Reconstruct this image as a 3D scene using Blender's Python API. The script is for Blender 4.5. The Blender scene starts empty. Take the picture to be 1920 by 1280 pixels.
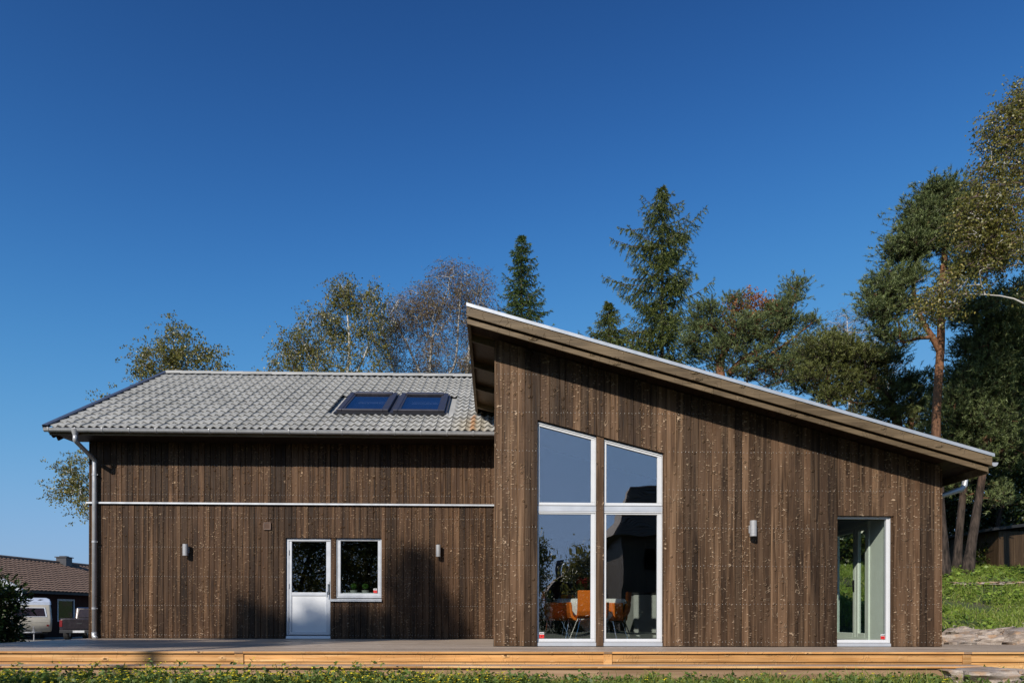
import bpy, math, random
import numpy as np
from mathutils import Matrix, Vector

# ------------------------------------------------------------------ camera, sky, sun, exposure
scene = bpy.context.scene
col = scene.collection
F = 1280.0                       # focal length in pixels of a 1920 wide picture (24 mm shift lens)
YAW = math.radians(1.48)
ROLL = math.radians(0.13)
EYE = Vector((0.0, 0.0, 0.45))   # z = 0 is the top of the timber deck

cam_data = bpy.data.cameras.new('camera')
cam = bpy.data.objects.new('camera', cam_data)
col.objects.link(cam)
cam_data.sensor_width = 36.0
cam_data.lens = 24.0
cam_data.shift_y = 517.0 / 1920.0
cam_data.clip_start = 0.05
cam_data.clip_end = 3000.0
cam.matrix_world = (Matrix.Translation(EYE) @ Matrix.Rotation(-YAW, 4, 'Z')
                    @ Matrix.Rotation(math.pi / 2, 4, 'X') @ Matrix.Rotation(ROLL, 4, 'Z'))
scene.camera = cam

SUN_A, SUN_B = 0.50, 0.68        # per metre towards the facade: metres to the right, metres down
sun_dir = Vector((SUN_A, 1.0, -SUN_B)).normalized()
SUN_EL = math.atan2(SUN_B, math.hypot(SUN_A, 1.0))
SUN_AZ = math.atan2(-SUN_A, -1.0)

world = bpy.data.worlds.new('World')
scene.world = world
world.use_nodes = True
wn = world.node_tree
wn.nodes.clear()
w_out = wn.nodes.new('ShaderNodeOutputWorld')
w_bg = wn.nodes.new('ShaderNodeBackground')
w_sky = wn.nodes.new('ShaderNodeTexSky')
w_sky.sky_type = 'NISHITA'
w_sky.sun_disc = False
w_sky.sun_elevation = SUN_EL
w_sky.sun_rotation = SUN_AZ
w_sky.altitude = 0.0
w_sky.air_density = 1.0
w_sky.dust_density = 1.0
w_sky.ozone_density = 6.0
w_bg.inputs['Strength'].default_value = 0.12
# one colour response for the whole sky: the deep blue of the photograph's film
w_sep = wn.nodes.new('ShaderNodeSeparateColor'); w_com = wn.nodes.new('ShaderNodeCombineColor')
wn.links.new(w_sky.outputs['Color'], w_sep.inputs[0])
for ch, (pw_, kk_, aa_) in enumerate(((2.6, 3.83, 2.75), (3.0, 6.5, 3.83), (3.6, 39.6, 6.0))):
    w_p = wn.nodes.new('ShaderNodeMath'); w_p.operation = 'POWER'; w_p.inputs[1].default_value = pw_
    w_a = wn.nodes.new('ShaderNodeMath'); w_a.operation = 'ADD'; w_a.inputs[1].default_value = kk_
    w_d = wn.nodes.new('ShaderNodeMath'); w_d.operation = 'DIVIDE'
    w_k = wn.nodes.new('ShaderNodeMath'); w_k.operation = 'MULTIPLY'; w_k.inputs[1].default_value = aa_
    wn.links.new(w_sep.outputs[ch], w_p.inputs[0]); wn.links.new(w_p.outputs[0], w_a.inputs[0])
    wn.links.new(w_p.outputs[0], w_d.inputs[0]); wn.links.new(w_a.outputs[0], w_d.inputs[1])
    w_l = wn.nodes.new('ShaderNodeMath'); w_l.operation = 'MULTIPLY_ADD'; w_l.inputs[1].default_value = (0.03, 0.05, 0.06)[ch]
    wn.links.new(w_d.outputs[0], w_k.inputs[0]); wn.links.new(w_sep.outputs[ch], w_l.inputs[0]); wn.links.new(w_k.outputs[0], w_l.inputs[2]); wn.links.new(w_l.outputs[0], w_com.inputs[ch])
wn.links.new(w_com.outputs[0], w_bg.inputs['Color'])
wn.links.new(w_bg.outputs['Background'], w_out.inputs['Surface'])

sun_data = bpy.data.lights.new('sun', 'SUN')
sun_data.energy = 4.8
sun_data.angle = math.radians(0.53)
sun_data.color = (1.0, 0.93, 0.83)
sun = bpy.data.objects.new('sun', sun_data)
col.objects.link(sun)
sun.location = (-20, -40, 30)
sun.rotation_euler = sun_dir.to_track_quat('-Z', 'Y').to_euler()

scene.render.engine = 'CYCLES'
scene.view_settings.view_transform = 'Standard'
scene.view_settings.look = 'None'
scene.view_settings.exposure = 0.0
scene.view_settings.gamma = 1.0
scene.view_settings.use_curve_mapping = False
scene.cycles.max_bounces = 8
scene.cycles.transparent_max_bounces = 12
scene.cycles.caustics_reflective = False
scene.cycles.caustics_refractive = False

# ------------------------------------------------------------------ small helpers
def U(px, py, Y):
    """the point of the vertical plane at distance Y that the photograph shows at (px, py)"""
    a = (px - 960.0) / F
    b = (1157.0 - py) / F
    a0 = a * math.cos(ROLL) - b * math.sin(ROLL)
    b0 = a * math.sin(ROLL) + b * math.cos(ROLL)
    d = Vector((math.cos(YAW) * a0 + math.sin(YAW), -math.sin(YAW) * a0 + math.cos(YAW), b0))
    return EYE + d * (Y / d.y)

def UX(px, Y, py=1157.0): return U(px, py, Y).x
def UZ(py, Y, px=960.0): return U(px, py, Y).z

def tag(o, label=None, cat=None, group=None, kind=None):
    if label: o['label'] = label
    if cat: o['category'] = cat
    if group: o['group'] = group
    if kind: o['kind'] = kind
    return o

def empty(name, loc=(0, 0, 0), rz=0.0, label=None, cat=None, group=None):
    o = bpy.data.objects.new(name, None)
    col.objects.link(o)
    o.location = loc
    o.rotation_euler = (0, 0, rz)
    o.empty_display_size = 0.2
    return tag(o, label, cat, group)

def link(name, me, mat=None, parent=None):
    o = bpy.data.objects.new(name, me)
    col.objects.link(o)
    if mat is not None and len(me.materials) == 0:
        me.materials.append(mat)
    if parent is not None:
        o.parent = parent
    return o

def copy_tree(o, parent=None):
    c = o.copy()
    col.objects.link(c)
    if parent is not None:
        c.parent = parent
    for ch in list(o.children):
        copy_tree(ch, c)
    return c

class MB:
    """collects shapes and links them as one mesh"""
    def __init__(s): s.v = []; s.f = []
    def add(s, vs, fs):
        o = len(s.v)
        s.v.extend([tuple(p) for p in vs]); s.f.extend([tuple(i + o for i in f) for f in fs])
        return s
    def box(s, x0, x1, y0, y1, z0, z1):
        return s.add([(x0, y0, z0), (x1, y0, z0), (x1, y1, z0), (x0, y1, z0), (x0, y0, z1), (x1, y0, z1), (x1, y1, z1), (x0, y1, z1)],
                     [(3, 2, 1, 0), (4, 5, 6, 7), (0, 1, 5, 4), (1, 2, 6, 5), (2, 3, 7, 6), (3, 0, 4, 7)])
    def prism(s, pts, vec):
        n = len(pts); vec = Vector(vec)
        a = [Vector(p) for p in pts]
        b = [p + vec for p in a]
        fs = [tuple(range(n)), tuple(range(2 * n - 1, n - 1, -1))]
        fs += [(i, n + i, n + (i + 1) % n, (i + 1) % n) for i in range(n)]
        return s.add(a + b, fs)
    def tube(s, pts, rad, n=8, caps=True):
        pts = [Vector(p) for p in pts]
        if not hasattr(rad, '__len__'): rad = [rad] * len(pts)
        vs = []; fs = []; up = None
        for i, p in enumerate(pts):
            d = (pts[min(i + 1, len(pts) - 1)] - pts[max(i - 1, 0)]).normalized()
            if up is None:
                up = d.cross(Vector((0.3, 0.1, 1.0)) if abs(d.z) < 0.9 else Vector((1, 0.2, 0))).normalized()
            up = (up - d * up.dot(d)).normalized()
            w = d.cross(up)
            for k in range(n):
                t = 2 * math.pi * k / n
                vs.append(p + (up * math.cos(t) + w * math.sin(t)) * rad[i])
        for i in range(len(pts) - 1):
            for k in range(n):
                fs.append((i * n + k, i * n + (k + 1) % n, (i + 1) * n + (k + 1) % n, (i + 1) * n + k))
        if caps:
            fs.append(tuple(range(n - 1, -1, -1))); m = (len(pts) - 1) * n
            fs.append(tuple(m + k for k in range(n)))
        return s.add(vs, fs)
    def lathe(s, prof, n=16, c=(0, 0, 0)):
        vs = []; fs = []
        for (r, z) in prof:
            for k in range(n):
                t = 2 * math.pi * k / n
                vs.append((c[0] + r * math.cos(t), c[1] + r * math.sin(t), c[2] + z))
        for i in range(len(prof) - 1):
            for k in range(n):
                fs.append((i * n + k, i * n + (k + 1) % n, (i + 1) * n + (k + 1) % n, (i + 1) * n + k))
        return s.add(vs, fs)
    def mesh(s, name, smooth=False):
        me = bpy.data.meshes.new(name)
        me.from_pydata(s.v, [], s.f)
        me.update()
        if smooth:
            me.polygons.foreach_set('use_smooth', [True] * len(me.polygons))
        return me
    def build(s, name, mat, parent=None, smooth=False, bevel=0.0, segs=2):
        o = link(name, s.mesh(name, smooth), mat, parent)
        if bevel:
            m = o.modifiers.new('bevel', 'BEVEL'); m.width = bevel; m.segments = segs; m.limit_method = 'ANGLE'
            m.angle_limit = math.radians(35)
        return o

def np_mesh(name, verts, faces, mat, parent=None, smooth=False, rnd=None):
    """fast mesh from numpy arrays; all faces have the same number of corners; rnd is a value per face"""
    verts = np.asarray(verts, np.float32).reshape(-1, 3)
    faces = np.asarray(faces, np.int32)
    nf, k = faces.shape
    me = bpy.data.meshes.new(name)
    me.vertices.add(len(verts)); me.vertices.foreach_set('co', verts.ravel())
    me.loops.add(nf * k); me.loops.foreach_set('vertex_index', faces.ravel())
    me.polygons.add(nf)
    me.polygons.foreach_set('loop_start', np.arange(0, nf * k, k, dtype=np.int32))
    me.polygons.foreach_set('loop_total', np.full(nf, k, dtype=np.int32))
    if smooth: me.polygons.foreach_set('use_smooth', np.ones(nf, dtype=bool))
    me.update(calc_edges=True)
    if rnd is not None:
        at = me.attributes.new('rnd', 'FLOAT', 'FACE')
        at.data.foreach_set('value', np.asarray(rnd, np.float32))
    return link(name, me, mat, parent)

# ------------------------------------------------------------------ materials
class N:
    def __init__(s, name):
        s.m = bpy.data.materials.new(name); s.m.use_nodes = True
        s.t = s.m.node_tree; s.t.nodes.clear()
        s.out = s.t.nodes.new('ShaderNodeOutputMaterial')
    def put(s, sock, v):
        if isinstance(v, bpy.types.NodeSocket): s.t.links.new(v, sock)
        elif v is not None:
            if hasattr(sock.default_value, '__len__') and not hasattr(v, '__len__'): v = (v,) * len(sock.default_value)
            if hasattr(sock.default_value, '__len__') and len(sock.default_value) == 4 and len(v) == 3: v = (*v, 1.0)
            sock.default_value = v
    def n(s, typ, ins=None, **props):
        nd = s.t.nodes.new('ShaderNode' + typ)
        for k, v in props.items(): setattr(nd, k, v)
        for k, v in (ins or {}).items(): s.put(nd.inputs[k], v)
        return nd
    def math(s, op, a, b=None, clamp=False):
        nd = s.n('Math', operation=op, use_clamp=clamp); s.put(nd.inputs[0], a)
        if b is not None: s.put(nd.inputs[1], b)
        return nd.outputs[0]
    def vmul(s, v, k):
        nd = s.n('VectorMath', operation='MULTIPLY'); s.put(nd.inputs[0], v); s.put(nd.inputs[1], k); return nd.outputs[0]
    def vadd(s, v, k):
        nd = s.n('VectorMath', operation='ADD'); s.put(nd.inputs[0], v); s.put(nd.inputs[1], k); return nd.outputs[0]
    def rng(s, v, a, b, c=0.0, d=1.0, smooth=False):
        nd = s.n('MapRange', {0: v, 1: a, 2: b, 3: c, 4: d}, interpolation_type='SMOOTHSTEP' if smooth else 'LINEAR')
        return nd.outputs[0]
    def mix(s, f, a, b, mode='MIX'):
        nd = s.n('Mix', data_type='RGBA', blend_type=mode)
        s.put(nd.inputs[0], f); s.put(nd.inputs[6], a); s.put(nd.inputs[7], b)
        return nd.outputs[2]
    def noise(s, vec, scale, detail=3.0, rough=0.55, dist=0.0):
        nd = s.n('TexNoise', {'Scale': scale, 'Detail': detail, 'Roughness': rough, 'Distortion': dist})
        if vec is not None: s.put(nd.inputs['Vector'], vec)
        return nd.outputs['Fac']
    def obj(s): return s.n('TexCoord').outputs['Object']
    def bump(s, h, strength=0.5, dist=0.01):
        return s.n('Bump', {'Height': h, 'Strength': strength, 'Distance': dist}).outputs['Normal']
    def principled(s, **ins):
        nd = s.n('BsdfPrincipled', {k.replace('_', ' '): v for k, v in ins.items()})
        s.t.links.new(nd.outputs['BSDF'], s.out.inputs['Surface'])
        return nd
    def surf(s, sock): s.t.links.new(sock, s.out.inputs['Surface'])

def plain(name, c, rough=0.5, metal=0.0, var=0.12, scale=6.0, bump=0.0, spec=0.5):
    n = N(name); f = n.noise(n.obj(), scale, 4.0)
    cc = n.mix(n.rng(f, 0.3, 0.7), tuple(x * (1 - var) for x in c), tuple(min(1, x * (1 + var)) for x in c))
    kw = dict(Base_Color=cc, Roughness=n.rng(f, 0.3, 0.7, max(0, rough - 0.08), min(1, rough + 0.08)), Metallic=metal)
    kw['Specular_IOR_Level'] = spec
    if bump: kw['Normal'] = n.bump(n.noise(n.obj(), scale * 8, 4.0), bump, 0.01)
    n.principled(**kw)
    return n.m

def wood(name, dark, mid, light, axis='Z', knots=1.0, rough=0.55, bump=0.8, cell=(8.0, 3.6), var=0.3, knot_dark=(0.03, 0.02, 0.014), grain=70.0, weather=0.0, spec=0.3, ridges=0.0, bdist=0.016, streak=0.8, flecks=0.0, kdark=0.75, pale=None, ringh=1.0):
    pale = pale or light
    n = N(name)
    info = n.n('ObjectInfo').outputs['Random']
    shift = n.math('MULTIPLY', info, 61.7)
    comb = n.n('CombineXYZ', {0: shift, 1: shift, 2: shift}).outputs[0]
    p = n.obj()
    q = n.vadd(p, comb)
    g = {'Z': (grain, grain, grain * 0.035), 'X': (grain * 0.035, grain, grain)}[axis]
    # knots: one cell grid per board, stretched along the board
    kx, kz = cell
    kv = {'Z': (kx, 0.0, kz), 'X': (kz, 0.0, kx)}[axis]
    kvec = n.vadd(n.vmul(p, kv), n.n('CombineXYZ', {0: 0.0, 1: n.math('MULTIPLY', info, 91.0), 2: shift}).outputs[0])
    vor = n.n('TexVoronoi', {'Vector': kvec, 'Scale': 1.0, 'Randomness': 0.95}, feature='F1')
    d = vor.outputs['Distance']
    pres = n.math('GREATER_THAN', n.n('SeparateColor', {0: vor.outputs['Color']}).outputs[0], 0.30)
    wob = n.noise(n.vmul(p, (55, 55, 55)), 1.0, 2.0)
    d2 = n.math('ADD', d, n.math('MULTIPLY', n.math('SUBTRACT', wob, 0.5), 0.16))
    core = n.math('MULTIPLY', n.rng(d2, 0.11, 0.04, 0, 1, True), pres)
    halo = n.math('MULTIPLY', n.rng(d2, 0.24, 0.09, 0, 1, True), pres)
    # small pale spots: glare on the raised knots, painted into the colour
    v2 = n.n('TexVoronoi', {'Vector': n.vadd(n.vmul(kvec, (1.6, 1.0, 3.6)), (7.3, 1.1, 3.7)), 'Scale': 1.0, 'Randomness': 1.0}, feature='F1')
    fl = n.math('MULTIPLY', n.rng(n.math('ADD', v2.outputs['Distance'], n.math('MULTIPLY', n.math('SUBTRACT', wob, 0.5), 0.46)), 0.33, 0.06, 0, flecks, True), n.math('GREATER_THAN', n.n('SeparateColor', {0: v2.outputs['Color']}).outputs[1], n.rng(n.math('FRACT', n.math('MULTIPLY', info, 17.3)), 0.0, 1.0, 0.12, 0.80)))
    # short raised ridges that run across a board between knots
    rv = {'Z': (6.0, 6.0, 11.0), 'X': (11.0, 6.0, 6.0)}[axis]
    rn = n.math('ABSOLUTE', n.math('SUBTRACT', n.noise(n.vmul(q, rv), 1.0, 1.0), 0.5))
    rm = n.rng(n.noise(n.vmul(q, (5.0, 5.0, 3.0)), 1.0, 2.0), 0.53, 0.60, 0, 1, True)
    ridge = n.math('MULTIPLY', n.rng(rn, 0.020, 0.004, 0, ridges, True), rm)
    gd = n.vadd(n.vmul(q, g), n.n('CombineXYZ', {0: n.math('MULTIPLY', halo, 2.0), 1: 0.0, 2: n.math('MULTIPLY', halo, 1.2)}).outputs[0])
    gr = n.noise(gd, 1.0, 4.0, 0.6, 0.3)
    gr2 = n.noise(n.vmul(q, tuple(x * 0.22 for x in g)), 1.0, 3.0, 0.55, 0.6)
    c = n.mix(n.rng(gr, 0.32, 0.68), dark, mid)
    c = n.mix(n.rng(gr2, 0.46, 0.70, 0, streak), c, light)
    if weather:
        wz = n.noise(n.vmul(q, (1.5, 1.5, 0.8)), 1.0, 4.0)
        c = n.mix(n.rng(wz, 0.40, 0.66, 0, weather), c, tuple(x * 1.75 + 0.012 for x in mid))
    c = n.mix(n.math('MULTIPLY', halo, 0.55 * knots), c, light)
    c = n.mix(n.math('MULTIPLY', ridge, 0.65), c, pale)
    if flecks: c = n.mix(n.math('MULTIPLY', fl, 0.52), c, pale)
    c = n.mix(n.math('MULTIPLY', core, kdark * knots), c, knot_dark)
    br = n.rng(info, 0.0, 1.0, 1 - var, 1 + var)
    c = n.mix(1.0, c, n.n('CombineColor', {0: br, 1: br, 2: br}).outputs[0], 'MULTIPLY')
    ring = n.math('SUBTRACT', n.math('MULTIPLY', halo, 1.0), n.math('MULTIPLY', core, 0.9))
    h = n.math('ADD', n.math('MULTIPLY', gr, 0.16), n.math('ADD', n.math('MULTIPLY', ring, knots * ringh), n.math('ADD', n.math('MULTIPLY', ridge, 0.55), n.math('MULTIPLY', fl, 0.22))))
    nrm = n.bump(h, bump, bdist)
    n.principled(Base_Color=c, Roughness=n.math('SUBTRACT', n.rng(gr, 0.3, 0.7, rough - 0.1, rough + 0.1), n.math('MULTIPLY', halo, 0.12)), Normal=nrm, Specular_IOR_Level=spec)
    return n.m

def leafmat(name, c0, c1, trans=0.3, rough=0.5, spec=0.35, third=None):
    n = N(name)
    r = n.n('Attribute', attribute_name='rnd').outputs['Fac']
    c = n.mix(r, c0, c1)
    if third is not None:
        c = n.mix(n.rng(r, 0.86, 0.95), c, third)
    p = n.n('BsdfPrincipled', {'Base Color': c, 'Roughness': rough, 'Specular IOR Level': spec})
    t = n.n('BsdfTranslucent', {'Color': n.mix(0.5, c, tuple(x * 1.3 for x in c1))})
    mx = n.n('MixShader', {0: trans, 1: p.outputs[0], 2: t.outputs[0]})
    n.surf(mx.outputs[0])
    return n.m

def glassmat(name, refl=0.13, tint=(0.80, 0.86, 0.83), rough=0.0, wav=0.0):
    n = N(name)
    geo = n.n('NewGeometry'); dt = n.n('VectorMath', operation='DOT_PRODUCT'); n.put(dt.inputs[0], geo.outputs['Incoming']); n.put(dt.inputs[1], geo.outputs['Normal'])
    ca = n.math('SUBTRACT', 1.0, n.math('ABSOLUTE', dt.outputs['Value']))
    refl *= 0.5                                   # two faces of the pane share the reflection
    fac = n.math('ADD', n.math('MULTIPLY', n.math('POWER', ca, 5.0), 1 - refl), refl, True); tint = tuple(x ** 0.5 for x in tint)
    kw = {'Color': (0.95, 0.95, 1.0, 1), 'Roughness': rough}
    gl = n.n('BsdfGlossy', kw)
    if wav:
        h = n.noise(n.vmul(n.obj(), (1.2, 1.2, 2.4)), 1.0, 1.0)
        s = n.bump(h, 0.3, wav)
        n.put(gl.inputs['Normal'], s)
    tr = n.n('BsdfTransparent', {'Color': (*tint, 1)})
    mx = n.n('MixShader', {0: fac, 1: tr.outputs[0], 2: gl.outputs[0]})
    n.surf(mx.outputs[0])
    return n.m

M = {}
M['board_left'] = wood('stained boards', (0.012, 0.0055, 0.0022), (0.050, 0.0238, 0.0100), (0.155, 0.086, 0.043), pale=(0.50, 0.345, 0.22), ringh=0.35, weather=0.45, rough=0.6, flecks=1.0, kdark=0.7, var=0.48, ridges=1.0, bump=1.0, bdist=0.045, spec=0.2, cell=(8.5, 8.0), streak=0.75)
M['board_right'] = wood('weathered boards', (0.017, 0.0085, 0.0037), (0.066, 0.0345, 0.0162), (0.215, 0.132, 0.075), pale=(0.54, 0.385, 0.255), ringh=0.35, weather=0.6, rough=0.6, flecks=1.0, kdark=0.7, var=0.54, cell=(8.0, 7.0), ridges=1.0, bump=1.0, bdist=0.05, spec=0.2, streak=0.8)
M['fascia'] = wood('impregnated fascia', (0.065, 0.044, 0.022), (0.125, 0.085, 0.045), (0.21, 0.15, 0.085), axis='X', cell=(7.0, 2.6), var=0.12, bump=0.9, bdist=0.03, ridges=0.5, weather=0.4, knot_dark=(0.035, 0.022, 0.012))
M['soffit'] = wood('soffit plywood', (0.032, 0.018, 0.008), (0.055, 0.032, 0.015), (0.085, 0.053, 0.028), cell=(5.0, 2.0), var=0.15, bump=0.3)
M['soffit_shade'] = wood('soffit boards with painted shade', (0.014, 0.007, 0.003), (0.026, 0.014, 0.007), (0.045, 0.026, 0.013), cell=(5.0, 2.0), var=0.15, bump=0.3)  # eave shadow put into the colour: a much darker copy of the soffit wood
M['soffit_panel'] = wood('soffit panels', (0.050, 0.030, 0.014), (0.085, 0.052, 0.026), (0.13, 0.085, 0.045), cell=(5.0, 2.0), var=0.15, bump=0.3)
M['deck_front'] = wood('deck fascia pine', (0.33, 0.155, 0.050), (0.52, 0.265, 0.088), (0.68, 0.42, 0.19), axis='X', cell=(6.5, 3.4), var=0.26, kdark=0.95, bump=0.8, bdist=0.03, knot_dark=(0.10, 0.04, 0.015), rough=0.5, ridges=0.4, weather=0.25, ringh=0.4)
M['deck_riser'] = wood('weathered riser', (0.21, 0.125, 0.07), (0.31, 0.195, 0.115), (0.41, 0.275, 0.18), axis='X', cell=(5.0, 1.0), var=0.12, bump=0.3, knots=0.4)
M['deck_top'] = wood('weathered deck planks', (0.24, 0.185, 0.14), (0.37, 0.29, 0.225), (0.48, 0.395, 0.32), axis='X', cell=(8.0, 1.2), var=0.16, bump=0.4, knot_dark=(0.16, 0.11, 0.07), rough=0.5)
M['wall_back'] = plain('wind barrier', (0.02, 0.016, 0.013), 0.8)
M['white'] = plain('white paint', (0.64, 0.645, 0.66), 0.35, var=0.02)
M['frame_alu'] = plain('pale aluminium cladding', (0.52, 0.54, 0.58), 0.38, metal=0.2, var=0.03)
M['panel'] = plain('door panel', (0.66, 0.67, 0.69), 0.4, var=0.02)
M['gutter'] = plain('zinc gutter', (0.46, 0.46, 0.47), 0.35, metal=0.35, var=0.08, scale=9)
M['flash_dark'] = plain('dark coated flashing', (0.085, 0.10, 0.14), 0.35, metal=0.3, var=0.1)
M['flash_light'] = plain('galvanised flashing', (0.48, 0.50, 0.53), 0.42, metal=0.4, var=0.06)
M['black'] = plain('black rubber', (0.012, 0.012, 0.013), 0.6)
M['nail'] = plain('galvanised nail', (0.42, 0.40, 0.37), 0.4, metal=0.3)
M['skylight_frame'] = plain('skylight cladding', (0.050, 0.048, 0.060), 0.35, metal=0.3)
M['glass'] = glassmat('window glass', 0.42, (0.94, 0.98, 0.95), wav=0.008)
M['glass_dark'] = glassmat('dark reflecting glass', 0.20, (0.62, 0.68, 0.66), wav=0.003)
M['glass_corner'] = glassmat('corner window glass', 0.14, (0.84, 0.89, 0.86))
M['glass_clear'] = glassmat('clear glass', 0.08, (0.85, 0.9, 0.87))
M['sky_glass'] = glassmat('skylight glass', 0.30, (0.35, 0.40, 0.5))
M['inside_wall'] = plain('painted inside wall', (0.78, 0.82, 0.75), 0.7, var=0.03)
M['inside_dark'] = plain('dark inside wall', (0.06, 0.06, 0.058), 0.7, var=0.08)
M['inside_floor'] = plain('oiled floor', (0.085, 0.075, 0.065), 0.35, var=0.2, scale=3)
M['cabinet'] = plain('kitchen cabinet', (0.025, 0.025, 0.025), 0.4)
M['island'] = plain('island front', (0.52, 0.55, 0.52), 0.45, var=0.03)
M['orange'] = plain('orange wool', (0.80, 0.19, 0.018), 0.85, var=0.10, scale=40, bump=0.3, spec=0.2)
M['chrome'] = plain('chrome', (0.75, 0.75, 0.76), 0.15, metal=1.0, var=0.03)
M['cloth'] = plain('white cloth', (0.85, 0.86, 0.84), 0.9, var=0.03)
M['red_petal'] = plain('red petals', (0.30, 0.018, 0.022), 0.6, var=0.4, scale=30)
M['stem'] = plain('dark green leaves', (0.03, 0.07, 0.02), 0.5, var=0.4, scale=30)
M['pot'] = plain('speckled pot', (0.42, 0.42, 0.38), 0.8, var=0.25, scale=80)
M['red'] = plain('red print', (0.62, 0.02, 0.02), 0.5, var=0.03)
M['lamp'] = plain('brushed lamp metal', (0.36, 0.36, 0.37), 0.5, metal=0.15, var=0.05, scale=25)
M['vent'] = plain('brown vent plastic', (0.14, 0.085, 0.06), 0.5, var=0.1)

def tile_material():
    n = N('grey concrete tile')
    info = n.n('ObjectInfo').outputs['Random']
    p = n.n('NewGeometry').outputs['Position']
    f = n.noise(p, 1.3, 5.0); g = n.noise(p, 42.0, 3.0)
    c = n.mix(n.rng(f, 0.3, 0.7), (0.29, 0.287, 0.272), (0.38, 0.375, 0.36))
    c = n.mix(n.rng(g, 0.45, 0.8, 0, 0.25), c, (0.28, 0.275, 0.25))
    b = n.rng(info, 0, 1, 0.90, 1.08)
    c = n.mix(1.0, c, n.n('CombineColor', {0: b, 1: b, 2: b}).outputs[0], 'MULTIPLY')
    # rust streak that runs down from the other roof's corner
    sx = n.n('SeparateXYZ', {0: p})
    dx = n.math('ABSOLUTE', n.math('SUBTRACT', n.math('ADD', sx.outputs[0], n.math('MULTIPLY', n.noise(p, 5.0), 0.10)), -0.40))
    st = n.math('MULTIPLY', n.rng(dx, 0.085, 0.01, 0, 0.7, True), n.rng(sx.outputs[1], 14.75, 14.55, 0, 1, True))
    haze = n.math('MULTIPLY', n.rng(dx, 0.5, 0.05, 0, 0.45, True), n.rng(sx.outputs[1], 14.6, 14.2, 0, 1, True))
    c = n.mix(haze, c, (0.34, 0.27, 0.15)); c = n.mix(st, c, (0.36, 0.15, 0.035))
    n.principled(Base_Color=c, Roughness=0.62, Normal=n.bump(g, 0.3, 0.004), Specular_IOR_Level=0.4)
    return n.m
M['tile'] = tile_material()

# ------------------------------------------------------------------ ground
def sstep(t): t = np.clip(t, 0, 1); return t * t * (3 - 2 * t)
def ground_z(x, y):
    x = np.asarray(x, float); y = np.asarray(y, float)
    z = -0.36 + 0 * x
    hill = 2.35 * sstep((y - 11.6) / 13.0) * sstep((x - 4.5) / 4.0) + 0.30 * sstep((y - 10.3) / 1.6) * sstep((x - 7.4) / 0.8)
    drop = -0.42 * sstep((y - 16) / 16.0) * sstep((-x - 8) / 8.0)
    bumps = 0.05 * np.sin(x * 1.3 + 0.7 * y) * np.sin(y * 0.9 - 0.4 * x) * sstep((y - 12) / 3)
    return z + hill + drop + bumps

def ground_material():
    n = N('lawn and soil')
    p = n.obj()
    f = n.noise(p, 0.8, 6.0); g = n.noise(p, 9.0, 5.0)
    c = n.mix(n.rng(g, 0.35, 0.65), (0.030, 0.045, 0.012), (0.060, 0.085, 0.020))
    c = n.mix(n.rng(f, 0.52, 0.66, 0, 0.8), c, (0.085, 0.062, 0.040))
    sx = n.n('SeparateXYZ', {0: p})
    drive = n.math('MULTIPLY', n.rng(sx.outputs[1], 17.0, 19.0, 0, 1, True), n.rng(sx.outputs[0], -9.0, -11.0, 0, 1, True))
    c = n.mix(drive, c, n.mix(g, (0.16, 0.15, 0.135), (0.26, 0.24, 0.215)))
    n.principled(Base_Color=c, Roughness=0.9, Normal=n.bump(g, 0.6, 0.03))
    return n.m
xs = np.concatenate([[-900, -400, -200, -110, -70, -50], np.arange(-40, 40.1, 0.8), [50, 70, 110, 200, 400, 900]])
ys = np.concatenate([[-900, -400, -200, -110, -70, -50], np.arange(-40, 60.1, 0.8), [70, 90, 130, 220, 420, 900]])
gx, gy = np.meshgrid(xs, ys)
gv = np.stack([gx, gy, ground_z(gx, gy)], -1).reshape(-1, 3)
nx_, ny_ = len(xs), len(ys)
ii, jj = np.meshgrid(np.arange(nx_ - 1), np.arange(ny_ - 1))
a = (jj * nx_ + ii).ravel()
ground = np_mesh('ground', gv, np.stack([a, a + 1, a + 1 + nx_, a + nx_], 1), ground_material(), smooth=True)
tag(ground, kind='structure')

# ------------------------------------------------------------------ the timber house
YL, YR = 14.30, 10.72            # board faces of the long wing and of the tall wing
XL0 = UX(169, YL); XR0 = 0.02; XR1 = UX(1763, YR)
house = empty('wooden_house', (-1.0, 14.0, 0.0),
              label='dark brown timber house with a grey tiled wing and a tall sloping roofed wing', cat='house')
HOME = Matrix.Translation((1.0, -14.0, 0.0))
def part(o):
    """keeps world coordinates for a mesh built in place and hung under the house"""
    o.parent = house; o.matrix_parent_inverse = HOME; return o

def columns(x0, x1, top, bot, openings):
    """(xa, xb, [(zbot_a, zbot_b, ztop_a, ztop_b)...]) for a wall strip with openings cut out of it"""
    cuts = sorted({x0, x1, *[e for o in openings for e in (o[0], o[1]) if x0 + 1e-4 < e < x1 - 1e-4]})
    res = []
    for xa, xb in zip(cuts[:-1], cuts[1:]):
        segs = []
        ops = sorted([o for o in openings if o[0] <= xa + 1e-4 and o[1] >= xb - 1e-4], key=lambda o: o[2](xa))
        la, lb = bot(xa), bot(xb)
        for o in ops:
            if o[2](xa) - la > 0.02: segs.append((la, lb, o[2](xa), o[2](xb)))
            la, lb = o[3](xa), o[3](xb)
        if top(xa) - la > 0.02: segs.append((la, lb, top(xa), top(xb)))
        res.append((xa, xb, segs))
    return res

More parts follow.
